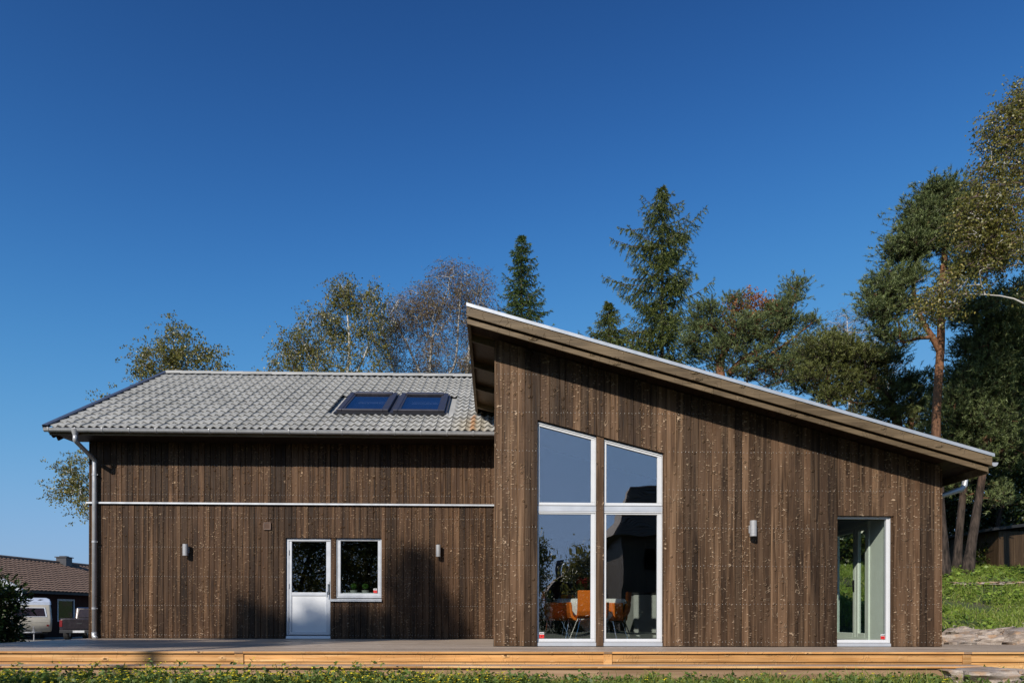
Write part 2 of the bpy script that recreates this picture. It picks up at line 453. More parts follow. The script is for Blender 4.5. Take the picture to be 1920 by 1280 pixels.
def column_prism(mb, xa, xb, seg, yf, yb, ca=0.0, cb=0.0):
    """upright strip with chamfered front edges (ca on the xa side, cb on the xb side)"""
    ba, bb, ta, tb = seg
    sec = [(xa, yb), (xb, yb), (xb, yf + cb)] + ([(xb - cb, yf)] if cb else []) + ([(xa + ca, yf)] if ca else []) + [(xa, yf + ca)]
    if not cb: sec[2] = (xb, yf)
    if not ca: sec[-1] = (xa, yf)
    def z(x, a, b): t = (x - xa) / (xb - xa); return a + (b - a) * t
    n = len(sec)
    vs = [(x, y, z(x, ba, bb)) for x, y in sec] + [(x, y, z(x, ta, tb)) for x, y in sec]
    fs = [tuple(range(n - 1, -1, -1)), tuple(range(n, 2 * n))] + [(i, (i + 1) % n, n + (i + 1) % n, n + i) for i in range(n)]
    mb.add(vs, fs)

def board_wall(parent, x0, x1, top, bot, openings, yf, mat, seed, nail_z, widths):
    rs = random.Random(seed)
    x = x0; nails = MB()
    while x < x1 - 0.02:
        w = rs.choice(widths) * rs.uniform(0.95, 1.05)
        xe = min(x + w, x1)
        if x1 - xe < 0.05: xe = x1
        g = 0.0014; off = rs.uniform(-0.003, 0.003)
        cs = columns(x + g, xe - g, top, bot, openings)
        groups = []                                  # pieces of one board that hang together
        for i, (xa, xb, segs) in enumerate(cs):
            for sg in segs:
                hit = [gq for gq in groups if any(abs(e[1] - xa) < 1e-4 and e[2] < sg[2] and e[3] > sg[0] for e in gq[1])]
                mb = hit[0] if hit else [MB(), []]
                if not hit: groups.append(mb)
                mb[1].append((xa, xb, sg[1], sg[3])); mb = mb[0]
                column_prism(mb, xa, xb, sg, yf + off, yf + 0.024, 0.009 if i == 0 else 0, 0.004 if i == len(cs) - 1 else 0)
                for nz in nail_z:
                    if min(sg[2], sg[3]) - 0.02 > nz > max(sg[0], sg[1]) + 0.02 and xb - xa > 0.05:
                        for t in (0.26, 0.74):
                            cx = xa + (xb - xa) * t + rs.uniform(-.004, .004); r = 0.0045; zz = nz + rs.uniform(-.006, .006)
                            nails.add([(cx + r * math.cos(k * 1.0472), yf + off - 0.0025, zz + r * math.sin(k * 1.0472)) for k in range(6)] + [(cx, yf + off - 0.004, zz)],
                                      [((k + 1) % 6, k, 6) for k in range(6)])
        for gq in groups: gq[0].build('board', mat, parent)
        x = xe
    o = nails.build('nails', M['nail'], parent)
    o['kind'] = 'stuff'

def at_house(o):
    return part(o)

K = lambda v: (lambda x: v)
# openings of the long wing
zd1 = UZ(1008, YL, 577)
xd0, xd1 = UX(535, YL), UX(619.5, YL)
xw0, xw1 = xd1, UX(715, YL)
zw0, zw1 = UZ(1126, YL, 670), UZ(1008, YL, 670)
open_left = [(xd0, xd1, K(0.0), K(zd1)), (xw0, xw1, K(zw0), K(zw1))]
# openings of the tall wing
xb0, xb1 = UX(1007, YR), UX(1244.5, YR)
pA, pB = U(1008, 786.5, YR), U(1242, 848, YR)
mW = (pB.z - pA.z) / (pB.x - pA.x)
bigtop = lambda x: pA.z + mW * (x - pA.x)
xq0, xq1 = UX(1569, YR), UX(1676, YR)
zq1 = UZ(966.5, YR, 1620)
open_right = [(xb0, xb1, K(0.0), bigtop), (xq0, xq1, K(0.0), K(zq1))]

# long wing roof plane
YE, YRIDGE = 13.60, 18.42
ZE = UZ(804.5, YE, 500); ZRG = UZ(703.5, YRIDGE, 590)
PITCH = math.atan2(ZRG - ZE, YRIDGE - YE)
SLOPE_LEN = math.hypot(ZRG - ZE, YRIDGE - YE)
XV = U(86, 800, YE).x            # outer edge of the verge
XEND = 3.0
def RP(u, v, h=0.0):
    """point on the tiled roof: u along the eave, v up the slope, h off the surface"""
    return Vector((u, YE + v * math.cos(PITCH) - h * math.sin(PITCH), ZE + v * math.sin(PITCH) + h * math.cos(PITCH)))

# tall wing roof: top line of the front verge
YF = 10.20
qA, qB = U(875, 568, YF), U(1863, 850, YF)
mR = (qB.z - qA.z) / (qB.x - qA.x)
XRA, XRB = qA.x, qB.x
rtop = lambda x: qA.z + mR * (x - qA.x)

band_z = UZ(945, YL, 548)
zeave_w = ZE + (YL - YE) * math.tan(PITCH) - 0.16
# backing walls
def shell(name, x0, x1, top, openings, y0, y1, mat):
    mb = MB()
    for xa, xb, segs in columns(x0, x1, top, K(-0.34), openings):
        for sg in segs: column_prism(mb, xa, xb, sg, y0, y1)
    return at_house(mb.build(name, mat))
w_long = shell('wall', XL0 + 0.01, XR0, K(zeave_w), open_left, YL + 0.026, YL + 0.20, M['wall_back'])
w_tall = shell('wall', XR0 + 0.01, XR1 - 0.01, lambda x: rtop(x) - 0.21, open_right, YR + 0.026, YR + 0.20, M['wall_back'])
rs0 = random.Random(3)
nl = [UZ(p, YL, 548) for p in (1190, 1135, 1081, 1026, 971, 928, 874, 826)]
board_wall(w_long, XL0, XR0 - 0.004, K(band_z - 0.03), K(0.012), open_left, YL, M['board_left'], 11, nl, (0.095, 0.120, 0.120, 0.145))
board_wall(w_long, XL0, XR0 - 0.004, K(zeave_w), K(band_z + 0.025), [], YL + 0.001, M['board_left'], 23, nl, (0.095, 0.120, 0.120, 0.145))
nr = [0.07 + 0.6 * k for k in range(9)]
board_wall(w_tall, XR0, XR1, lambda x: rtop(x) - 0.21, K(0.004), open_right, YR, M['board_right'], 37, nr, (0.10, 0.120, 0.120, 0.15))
for o in list(w_long.children) + list(w_tall.children): pass

# side and rear walls (closed building)
def walls_rest():
    mb = MB()
    zt = zeave_w
    # gable of the long wing on the left, rear wall, gable on the right
    for X in (XL0 + 0.01, XEND - 0.3):
        yb = 2 * YRIDGE - YL
        mb.prism([(X, YL + 0.21, -0.34), (X, yb, -0.34), (X, yb, zt), (X, YRIDGE, zt + (YRIDGE - YL) * math.tan(PITCH)), (X, YL + 0.21, zt)] if X < 0 else
                 [(X, 17.2, -0.34), (X, yb, -0.34), (X, yb, zt), (X, YRIDGE, zt + (YRIDGE - YL) * math.tan(PITCH)), (X, 17.2, zt + 2.9 * math.tan(PITCH))], (0.2, 0, 0))
    mb.box(XL0 + 0.22, XEND - 0.31, yb - 0.2, yb - 0.002, -0.34, zt)
    o = at_house(mb.build('wall', M['soffit']))
    tag(o, label='side and rear walls of dark timber')
    # left flank of the tall wing in front of the long wing, its rear wall
    mb = MB()
    mb.box(XR0, XR0 + 0.2, YR + 0.21, YL + 0.02, -0.34, rtop(0.2) - 0.22)
    mb.prism([(XR0 + .2, 16.2, -0.34), (XR1 - 0.01, 16.2, -0.34), (XR1 - 0.01, 16.2, rtop(XR1) - 0.22), (XR0 + .2, 16.2, rtop(XR0 + .2) - 0.22)], (0, 0.2, 0))
    at_house(mb.build('wall', M['soffit']))
walls_rest()

# corner boards and the flashing band
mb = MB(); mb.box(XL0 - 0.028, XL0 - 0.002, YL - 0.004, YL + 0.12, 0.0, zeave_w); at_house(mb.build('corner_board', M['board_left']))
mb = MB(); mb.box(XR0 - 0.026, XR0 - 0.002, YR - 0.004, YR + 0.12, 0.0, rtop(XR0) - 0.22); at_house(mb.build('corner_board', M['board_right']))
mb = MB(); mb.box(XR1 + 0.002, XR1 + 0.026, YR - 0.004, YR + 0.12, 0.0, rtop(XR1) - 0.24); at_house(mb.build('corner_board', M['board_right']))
mb = MB()
bx0 = UX(163, YL); prof = [(0.0, 0.028), (-0.045, 0.018), (-0.05, 0.012), (-0.05, -0.016), (-0.044, -0.022), (0.0, -0.02)]
mb.prism([(bx0, YL - 0.002 + y, band_z + z) for y, z in prof], (XR0 - 0.03 - bx0, 0, 0))
at_house(mb.build('flashing_band', M['flash_light']))

# ------------------------------------------------------------------ windows and door
def frame_quad(mb, x0, x1, z0, top, wl, wr, wb, wt, y0, y1):
    V = Vector((0, y1 - y0, 0))
    P = lambda x, z: (x, y0, z)
    mb.prism([P(x0, z0), P(x1, z0), P(x1, z0 + wb), P(x0, z0 + wb)], V)
    mb.prism([P(x0, z0 + wb), P(x0 + wl, z0 + wb), P(x0 + wl, top(x0 + wl) - wt), P(x0, top(x0) - wt)], V)
    mb.prism([P(x1 - wr, z0 + wb), P(x1, z0 + wb), P(x1, top(x1) - wt), P(x1 - wr, top(x1 - wr) - wt)], V)
    mb.prism([P(x0, top(x0) - wt), P(x1, top(x1) - wt), P(x1, top(x1)), P(x0, top(x0))], V)

def pane(parent, x0, x1, z0, top, y, mat, name='pane'):
    mb = MB()
    mb.prism([(x0, y, z0), (x1, y, z0), (x1, y, top(x1)), (x0, y, top(x0))], (0, 0.006, 0))
    # keep one reflecting sheet: the front face only carries the picture, the slab gives it thickness
    return mb.build(name, mat, parent)

def sticker(parent, x, z, y, s=0.075):
    mb = MB(); mb.box(x, x + s, y, y + 0.001, z, z + s * 0.75); o = mb.build('sticker', M['red'], parent)
    mb = MB(); mb.box(x, x + s, y, y + 0.001, z + s * 0.76, z + s * 1.25)
    o2 = mb.build('sticker', M['white'], parent)
    mb = MB()
    for k in range(3): mb.box(x + 0.012 + k * 0.02, x + 0.026 + k * 0.02, y - 0.0012, y - 0.0004, z + s * 0.88, z + s * 1.08)
    mb.box(x + 0.03, x + 0.045, y - 0.0012, y - 0.0004, z + s * 0.28, z + s * 0.5)
    mb.build('sticker_print', M['black'], parent)

def window(x0, x1, z0, top, yf, fw, sash, mat, glass, name='window', sill=None):
    """fixed frame (the part) with sash and pane as its pieces; fw and sash are (left, right, bottom, top) widths"""
    mb = MB(); frame_quad(mb, x0, x1, z0, top, *fw, yf, yf + 0.09)
    w = at_house(mb.build(name, mat, bevel=0.004, segs=1))
    sx0, sx1, sz0 = x0 + fw[0], x1 - fw[1], z0 + fw[2]
    st = lambda x: top(x) - fw[3]
    mb = MB(); frame_quad(mb, sx0 + 0.002, sx1 - 0.002, sz0 + 0.002, lambda x: st(x) - 0.002, *sash, yf + 0.014, yf + 0.075)
    mb.build('sash', mat, w, bevel=0.006, segs=2)
    gx0, gx1, gz0 = sx0 + sash[0], sx1 - sash[1], sz0 + sash[2]
    gt = lambda x: st(x) - sash[3]
    pane(w, gx0 - 0.004, gx1 + 0.004, gz0 - 0.004, lambda x: gt(x) + 0.004, yf + 0.04, glass)
    return w, (gx0, gx1, gz0)

YB = YR + 0.05
xp0, xp1 = UX(1118, YR), UX(1132.5, YR)
zt0, zt1 = UZ(947.5, YB, 1125), UZ(958.5, YB, 1125)
zb0 = UZ(1203.5, YB, 1125)
zt_mid = (zt0, zt1)
for i, (x0, x1) in enumerate(((xb0 + 0.004, xp0), (xp1, xb1 - 0.012))):
    t = lambda x: bigtop(x) - 0.012
    window(x0, x1, zt0, t, YB, (0.012, 0.012, 0.012, 0.03), (0.02 if i == 0 else 0.03, 0.065, 0.035, 0.03), M['white'], M['glass'])
    wl, g = window(x0, x1, zb0, K(zt1), YB, (0.012, 0.012, 0.012, 0.02), (0.016 if i == 0 else 0.03, 0.065, 0.042, 0.022), M['white'], M['glass'])
    if i == 0: sticker(wl, g[0] + 0.01, g[2] + 0.012, YB + 0.037)
    mb = MB(); mb.box(x0, x1, YB + 0.005, YB + 0.08, zt1 + 0.006, zt0 - 0.006); at_house(mb.build('transom_panel', M['frame_alu']))
    mb = MB(); mb.box(x0 - 0.002, x1 + 0.002, YB - 0.02, YB + 0.08, 0.003, zb0 - 0.004); at_house(mb.build('base_panel', M['frame_alu']))
mb = MB(); mb.prism([(xp0 + 0.003, YR + 0.02, 0.004), (xp1 - 0.003, YR + 0.02, 0.004), (xp1 - 0.003, YR + 0.02, bigtop(xp1) - 0.004), (xp0 + 0.003, YR + 0.02, bigtop(xp0) - 0.004)], (0, 0.09, 0))
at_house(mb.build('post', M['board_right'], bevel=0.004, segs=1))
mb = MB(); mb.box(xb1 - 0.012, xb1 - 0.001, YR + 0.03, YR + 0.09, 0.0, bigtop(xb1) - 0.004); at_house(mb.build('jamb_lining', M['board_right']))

# corner window of the tall wing
w, g = window(xq0 + 0.002, xq1 - 0.03, UZ(1205, YB, 1620), K(zq1 - 0.006), YB, (0.006, 0.012, 0.012, 0.012), (0.006, 0.045, 0.040, 0.02), M['white'], M['glass_corner'])
sticker(w, g[1] - 0.075, g[2] + 0.012, YB + 0.037, 0.065)
mb = MB(); mb.box(xq0 + 0.001, xq1 - 0.028, YB - 0.02, YB + 0.08, 0.003, UZ(1205, YB, 1620) - 0.004); at_house(mb.build('base_panel', M['frame_alu']))
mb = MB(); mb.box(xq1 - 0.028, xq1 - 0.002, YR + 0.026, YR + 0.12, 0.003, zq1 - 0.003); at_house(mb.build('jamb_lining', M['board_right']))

# door and window of the long wing
YD = YL + 0.045
def door():
    x0, x1 = xd0 + 0.006, xd1 - 0.004
    zth = UZ(1190, YD, 577)
    mb = MB(); frame_quad(mb, x0, x1, zth, K(zd1 - 0.008), 0.05, 0.012, 0.006, 0.045, YD, YD + 0.10)
    d = at_house(mb.build('door', M['frame_alu'], bevel=0.004, segs=1))
    mb = MB(); mb.prism([(x0, YD - 0.035, 0.004), (x0, YD + 0.1, 0.004), (x0, YD + 0.1, zth - 0.003), (x0, YD - 0.02, zth - 0.015)], (x1 - x0, 0, 0)); mb.build('threshold', M['frame_alu'], d)
    lx0, lx1, lz0, lz1 = x0 + 0.053, x1 - 0.015, zth + 0.010, zd1 - 0.056
    zm = UZ(1113, YD, 577)
    mb = MB(); y0, y1 = YD + 0.012, YD + 0.075
    frame_quad(mb, lx0, lx1, lz0, K(lz1), 0.055, 0.085, 0.06, 0.012, y0, y1)
    mb.box(lx0 + 0.055, lx1 - 0.085, y0, y1, zm - 0.035, zm + 0.035)
    mb.build('leaf', M['frame_alu'], d, bevel=0.007, segs=2)
    pane(d, lx0 + 0.05, lx1 - 0.08, zm + 0.03, K(lz1 - 0.008), YD + 0.04, M['glass_dark'])
    mb = MB(); mb.box(lx0 + 0.05, lx1 - 0.08, YD + 0.03, YD + 0.06, lz0 + 0.055, zm - 0.03); mb.build('panel', M['panel'], d)
    hx = lx1 - 0.035; hz = UZ(1104, YD, 615)
    mb = MB(); mb.box(hx - 0.018, hx + 0.018, y0 - 0.01, y0 + 0.002, hz - 0.11, hz + 0.11)
    mb.tube([(hx, y0, hz - 0.05), (hx, y0 - 0.05, hz - 0.05), (hx - 0.01, y0 - 0.06, hz - 0.06), (hx - 0.015, y0 - 0.06, hz - 0.17)], 0.010, 8)
    mb.build('handle', M['chrome'], d, bevel=0.003, segs=1)
    mb = MB(); mb.box(hx + 0.022, hx + 0.032, y0 - 0.006, y0 + 0.002, hz - 0.12, hz + 0.16); mb.build('lock_plate', M['black'], d)
    mb = MB()
    for hz2 in (0.35, 1.05, 1.75): mb.tube([(x0 + 0.05, YD - 0.004, hz2), (x0 + 0.05, YD - 0.004, hz2 + 0.1)], 0.008, 6)
    mb.build('hinges', M['gutter'], d)
door()
xm0, xm1 = UX(620.5, YL), UX(629, YL)
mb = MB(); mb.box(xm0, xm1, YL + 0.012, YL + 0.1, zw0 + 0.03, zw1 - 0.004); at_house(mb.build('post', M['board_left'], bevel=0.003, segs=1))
w, g = window(xm1 + 0.003, xw1 - 0.004, UZ(1120, YL, 670), K(zw1 - 0.008), YD, (0.025, 0.025, 0.025, 0.02), (0.06, 0.055, 0.065, 0.025), M['frame_alu'], M['glass_dark'])
sticker(w, g[1] - 0.095, g[2] + 0.014, YD + 0.037, 0.075)
mb = MB(); sx0 = UX(619.5, YL)
mb.prism([(sx0, YL + 0.05, zw0 + 0.055), (sx0, YL - 0.045, zw0 + 0.03), (sx0, YL - 0.045, zw0 - 0.012), (sx0, YL - 0.038, zw0 - 0.012), (sx0, YL - 0.036, zw0 + 0.02), (sx0, YL + 0.05, zw0 + 0.045)], (UX(716, YL) - sx0, 0, 0))
at_house(mb.build('window_sill', M['flash_light']))
# the door and this window end where the flashing begins

# ventilation grille
vx0, vx1, vz0, vz1 = UX(494.5, YL), UX(508, YL), UZ(993, YL, 500), UZ(979, YL, 500)
mb = MB(); frame_quad(mb, vx0, vx1, vz0, K(vz1), 0.02, 0.02, 0.02, 0.02, YL - 0.03, YL - 0.005); mb.box(vx0 + .01, vx1 - .01, YL - 0.012, YL - 0.006, vz0 + 0.01, vz1 - 0.01)
v = at_house(mb.build('vent', M['vent'], bevel=0.003, segs=1))
for k in range(5):
    z = vz0 + 0.026 + k * (vz1 - vz0 - 0.05) / 5
    mb = MB(); mb.prism([(vx0 + .02, YL - 0.026, z), (vx0 + .02, YL - 0.014, z + 0.014), (vx0 + .02, YL - 0.012, z + 0.010), (vx0 + .02, YL - 0.024, z - 0.003)], (vx1 - vx0 - 0.04, 0, 0)); mb.build('slat', M['vent'], v)

# ------------------------------------------------------------------ tiled roof of the long wing
mb = MB()
def roof_slab(mb, u0, u1, v0, v1, h0, h1):
    pts = [RP(u0, v0, h0), RP(u0, v1, h0), RP(u0, v1, h1), RP(u0, v0, h1)]
    mb.prism(pts, (u1 - u0, 0, 0))
roof_slab(mb, XV + 0.05, 0.0, 0.03, SLOPE_LEN - 0.02, -0.10, -0.035)
roof_slab(mb, 0.0, XEND, 2.0, SLOPE_LEN - 0.02, -0.10, -0.035)
o_back = [(XV + 0.05, 2 * YRIDGE - p.y, p.z) for p in (RP(0, 0.03, -0.10), RP(0, SLOPE_LEN - 0.02, -0.10), RP(0, SLOPE_LEN - 0.02, -0.035), RP(0, 0.03, -0.035))]
mb.prism(o_back, (XEND - XV - 0.05, 0, 0))
roof_l = at_house(mb.build('roof', M['tile']))

EXPO = 0.338; TW = 0.30; TL = 0.40
def tile_mesh():
    mb = MB(); ns = 12; LIFT = 0.038
    vs = []
    prof = []
    for i in range(ns + 1):
        t = i / ns
        prof.append((t * (TW + 0.004), 0.022 * math.cos(t * 4 * math.pi) + 0.012 * t - 0.004))
    # v = 0 lower edge (lifted over the tile below), v = TL upper edge
    for (vv, lift) in ((0.0, LIFT), (TL, 0.004)):
        for (x, h) in prof: vs.append((x, vv, h + lift))
    n = ns + 1
    fs = [(i, i + 1, n + i + 1, n + i) for i in range(ns)]
    for (x, h) in prof: vs.append((x, 0.002, h + LIFT - 0.016))        # lower lip
    fs += [(i, 2 * n + i, 2 * n + i + 1, i + 1) for i in range(ns)]
    k = len(vs); vs += [(TW + 0.004, 0.002, prof[-1][1] + LIFT - 0.016), (TW + 0.004, TL, prof[-1][1] - 0.012)]
    fs.append((ns, k, k + 1, n + ns))                                 # side lap
    mb.add(vs, fs)
    return mb
tmb = tile_mesh(); tile_me = tmb.mesh('tile', smooth=False); tile_me.materials.append(M['tile'])
for p in tile_me.polygons: p.use_smooth = p.index < 12
rows = int(SLOPE_LEN / EXPO)
ucols = []
u = XV + 0.10
while u < 0.0 - 0.02: ucols.append(u); u += TW
# skylights (on the roof, u0, u1, v0, v1)
def roof_uv(px, py):
    """where the line of sight through (px, py) meets the roof plane"""
    d = (U(px, py, 10.0) - EYE)
    nrm = Vector((0, -math.sin(PITCH), math.cos(PITCH))); p0 = RP(0, 0)
    t = (p0 - EYE).dot(nrm) / d.dot(nrm)
    p = EYE + d * t
    return p.x, (p.y - YE) / math.cos(PITCH)
sk = []
for a_, b_ in (((632, 775), (753, 743.5)), ((742, 777), (852, 745.5))):
    ua, va = roof_uv(*a_); ub, vb = roof_uv(*b_); sk.append([ua, ub, va, vb])
wk = 0.98
sk[0][1] = sk[0][0] + 1.10; sk[1][0] = sk[0][1] + 0.10; sk[1][1] = sk[1][0] + 1.10
sk[0][2] = sk[1][2] = (sk[0][2] + sk[1][2]) / 2; sk[0][3] = sk[1][3] = (sk[0][3] + sk[1][3]) / 2
def tile_ok(uc, vc):
    if sk[0][0] - 0.06 < uc + TW / 2 < sk[1][1] + 0.06 and sk[0][2] - 0.10 < vc + EXPO / 2 < sk[0][3] + 0.12: return False
    return True
rot = Matrix.Rotation(PITCH, 4, 'X')
nb = np.array(tmb.v); tfs = tmb.f
count = 0; rest_v = []; rest_f = []; ro = 0
rst = random.Random(5)
Rm = np.array(rot.to_3x3())
for r in range(rows + 1):
    v0 = r * EXPO
    if v0 > SLOPE_LEN - 0.15: break
    for uc in ucols:
        if not tile_ok(uc, v0): continue
        loc = RP(uc, v0, -0.010 + rst.uniform(-0.002, 0.002))
        tw = rst.uniform(-0.006, 0.006)
        if count < 300:
            o = bpy.data.objects.new('tile', tile_me); col.objects.link(o); o.parent = roof_l
            o.location = loc; o.rotation_euler = (PITCH + rst.uniform(-0.004, 0.004), tw * 0.5, tw * 0.6)
            count += 1
        else:
            w_ = nb @ Rm.T + np.array(loc)
            rest_v.append(w_); rest_f.extend([tuple(i + ro for i in f) for f in tfs]); ro += len(nb)
o = np_mesh('tiles', np.concatenate(rest_v), np.array(rest_f), M['tile'], roof_l); o['kind'] = 'stuff'
# ridge tiles
u = XV + 0.06; k = 0
rmb = MB(); L = 0.40
sec = [(-0.13, -0.075), (-0.10, -0.01), (-0.05, 0.028), (0.0, 0.036), (0.05, 0.028), (0.10, -0.01), (0.13, -0.075)]
for (xx, s) in ((0.0, 1.0), (L + 0.03, 0.88)):
    rmb.v += [(xx, y * s, z * s) for y, z in sec]
rmb.f += [(i, i + 1, 8 + i, 7 + i) for i in range(6)] + [tuple(range(6, -1, -1)), tuple(range(7, 14))]
ridge_me = rmb.mesh('ridge_tile'); ridge_me.materials.append(M['tile'])
while u < 0.6:
    o = bpy.data.objects.new('ridge_tile', ridge_me); col.objects.link(o); o.parent = roof_l
    o.location = (u, YRIDGE, ZRG + 0.045 + rst.uniform(-.004, .004)); o.rotation_euler = (0, -0.02, rst.uniform(-.01, .01)); u += L
# verge flashing, verge board, eave board and soffit
mb = MB()
sec = [(-0.02, 0.068), (0.075, 0.068), (0.080, 0.040), (0.073, 0.040), (0.070, 0.060), (-0.012, 0.060), (-0.014, -0.03), (-0.022, -0.03)]
a = [RP(XV + x, -0.07, h) for x, h in sec]; b = [RP(XV + x, SLOPE_LEN + 0.05, h) for x, h in sec]
mb.add(a + b, [tuple(range(7, -1, -1)), tuple(range(8, 16))] + [(i, (i + 1) % 8, 8 + (i + 1) % 8, 8 + i) for i in range(8)])
at_house(mb.build('verge_flashing', M['flash_dark']))
mb = MB(); mb.prism([RP(XV - 0.008, 0.0, -0.05), RP(XV - 0.008, SLOPE_LEN, -0.05), RP(XV - 0.008, SLOPE_LEN, -0.24), RP(XV - 0.008, 0.12, -0.24)], (0.03, 0, 0))
mb.prism([RP(XV + 0.06, 0.10, -0.11), RP(XV + 0.06, SLOPE_LEN, -0.11), RP(XV + 0.06, SLOPE_LEN, -0.30), RP(XV + 0.06, 0.14, -0.30)], (0.028, 0, 0))
at_house(mb.build('verge_board', M['soffit']))
zf1 = ZE - 0.045; zf0 = UZ(818.5, YE + 0.06, 500)
mb = MB(); mb.box(XV + 0.03, XR0 - 0.03, YE + 0.06, YE + 0.085, zf0, zf1); at_house(mb.build('eave_board', M['fascia']))
mb = MB(); mb.prism([(XV + 0.09, YE + 0.086, zf0 + 0.015), (XV + 0.09, YL + 0.02, zf0 + 0.03), (XV + 0.09, YL + 0.02, zf0 + 0.045), (XV + 0.09, YE + 0.086, zf0 + 0.03)], (XR0 - 0.03 - XV - 0.09, 0, 0))
at_house(mb.build('soffit', M['soffit_shade']))
# gutter
GZ = UZ(806.5, YE - 0.02, 500); GR = 0.052
gx0, gx1 = XV - 0.02, XR0 - 0.03
mb = MB(); gy = YE - 0.005
ring = [(gy - GR * math.cos(t), GZ - GR * math.sin(t) * 1.25) for t in np.linspace(0, math.pi, 9)]
ring_in = [(gy - (GR - 0.004) * math.cos(t), GZ - (GR - 0.004) * math.sin(t) * 1.25) for t in np.linspace(math.pi, 0, 9)]
mb.prism([(gx0, y, z) for y, z in ring + ring_in], (gx1 - gx0, 0, 0))
mb.tube([(gx0, gy - GR, GZ), (gx1, gy - GR, GZ)], 0.009, 6)
mb.prism([(gx0 - 0.004, y, z) for y, z in ring], (0.004, 0, 0))
gut = at_house(mb.build('gutter', M['gutter']))
bm_ = MB(); rg2 = [(-(GR + 0.003) * math.cos(t), -(GR + 0.003) * math.sin(t) * 1.25) for t in np.linspace(0, math.pi, 9)]
rg3 = [(y * 1.09, z * 1.09) for y, z in reversed(rg2)]
bm_.prism([(0, y, z) for y, z in rg2 + rg3], (0.022, 0, 0)); bm_.box(0, 0.022, -GR - 0.012, -GR + 0.006, -0.004, 0.012)
bme = bm_.mesh('bracket'); bme.materials.append(M['gutter'])
bx = UX(91, YE)
while bx < XR0 - 0.1:
    o = bpy.data.objects.new('bracket', bme); col.objects.link(o); o.parent = gut; o.location = (bx, gy, GZ); bx += 0.518
# downpipe of the long wing
gxp = UX(140.5, YE); pxw = UX(176, YL - 0.1); pr = 0.043
mb = MB()
zf = UZ(820, YE)
mb.lathe([(0.078, 0.0), (0.052, -0.10), (pr + 0.003, -0.115)], 14, (gxp, gy, GZ - 0.005))
zk = UZ(833, YE); zk2 = UZ(868, YL - 0.1)
path = [(gxp, gy, GZ - 0.11), (gxp, gy, zk + 0.03)]
A_ = Vector((gxp, gy, zk)); B_ = Vector((pxw, YL - 0.085, zk2))
for t in (0.0, 0.06, 0.14): path.append(A_.lerp(B_, t) + Vector((0, 0, 0.0 if t else 0.008)))
for t in (0.86, 0.94, 1.0): path.append(A_.lerp(B_, t) + Vector((0, 0, -0.012 if t == 1.0 else 0.0)))
path += [(pxw, YL - 0.085, zk2 - 0.06), (pxw, YL - 0.085, 0.10)]
mb.tube(path, pr, 14)
mb.tube([(pxw, YL - 0.085, 0.13), (pxw, YL - 0.085, 0.07), (pxw + 0.02, YL - 0.11, 0.035), (pxw + 0.09, YL - 0.15, 0.022)], [pr + 0.008, pr + 0.01, pr + 0.006, pr * 0.55], 12)
dp = at_house(mb.build('downpipe', M['gutter'], smooth=False))
for p in dp.data.polygons: p.use_smooth = len(p.vertices) == 4
for pz in (1020, 1142, 897):
    z = UZ(pz, YL); mb = MB(); mb.lathe([(pr + 0.001, -0.02), (pr + 0.006, -0.02), (pr + 0.006, 0.02), (pr + 0.001, 0.02)], 14, (pxw, YL - 0.085, z)); mb.box(pxw - 0.01, pxw + 0.01, YL - 0.085 + pr, YL, z - 0.012, z + 0.012)
    mb.box(pxw + pr, pxw + pr + 0.02, YL - 0.09, YL - 0.08, z - 0.008, z + 0.008); mb.build('clamp', M['gutter'], dp)

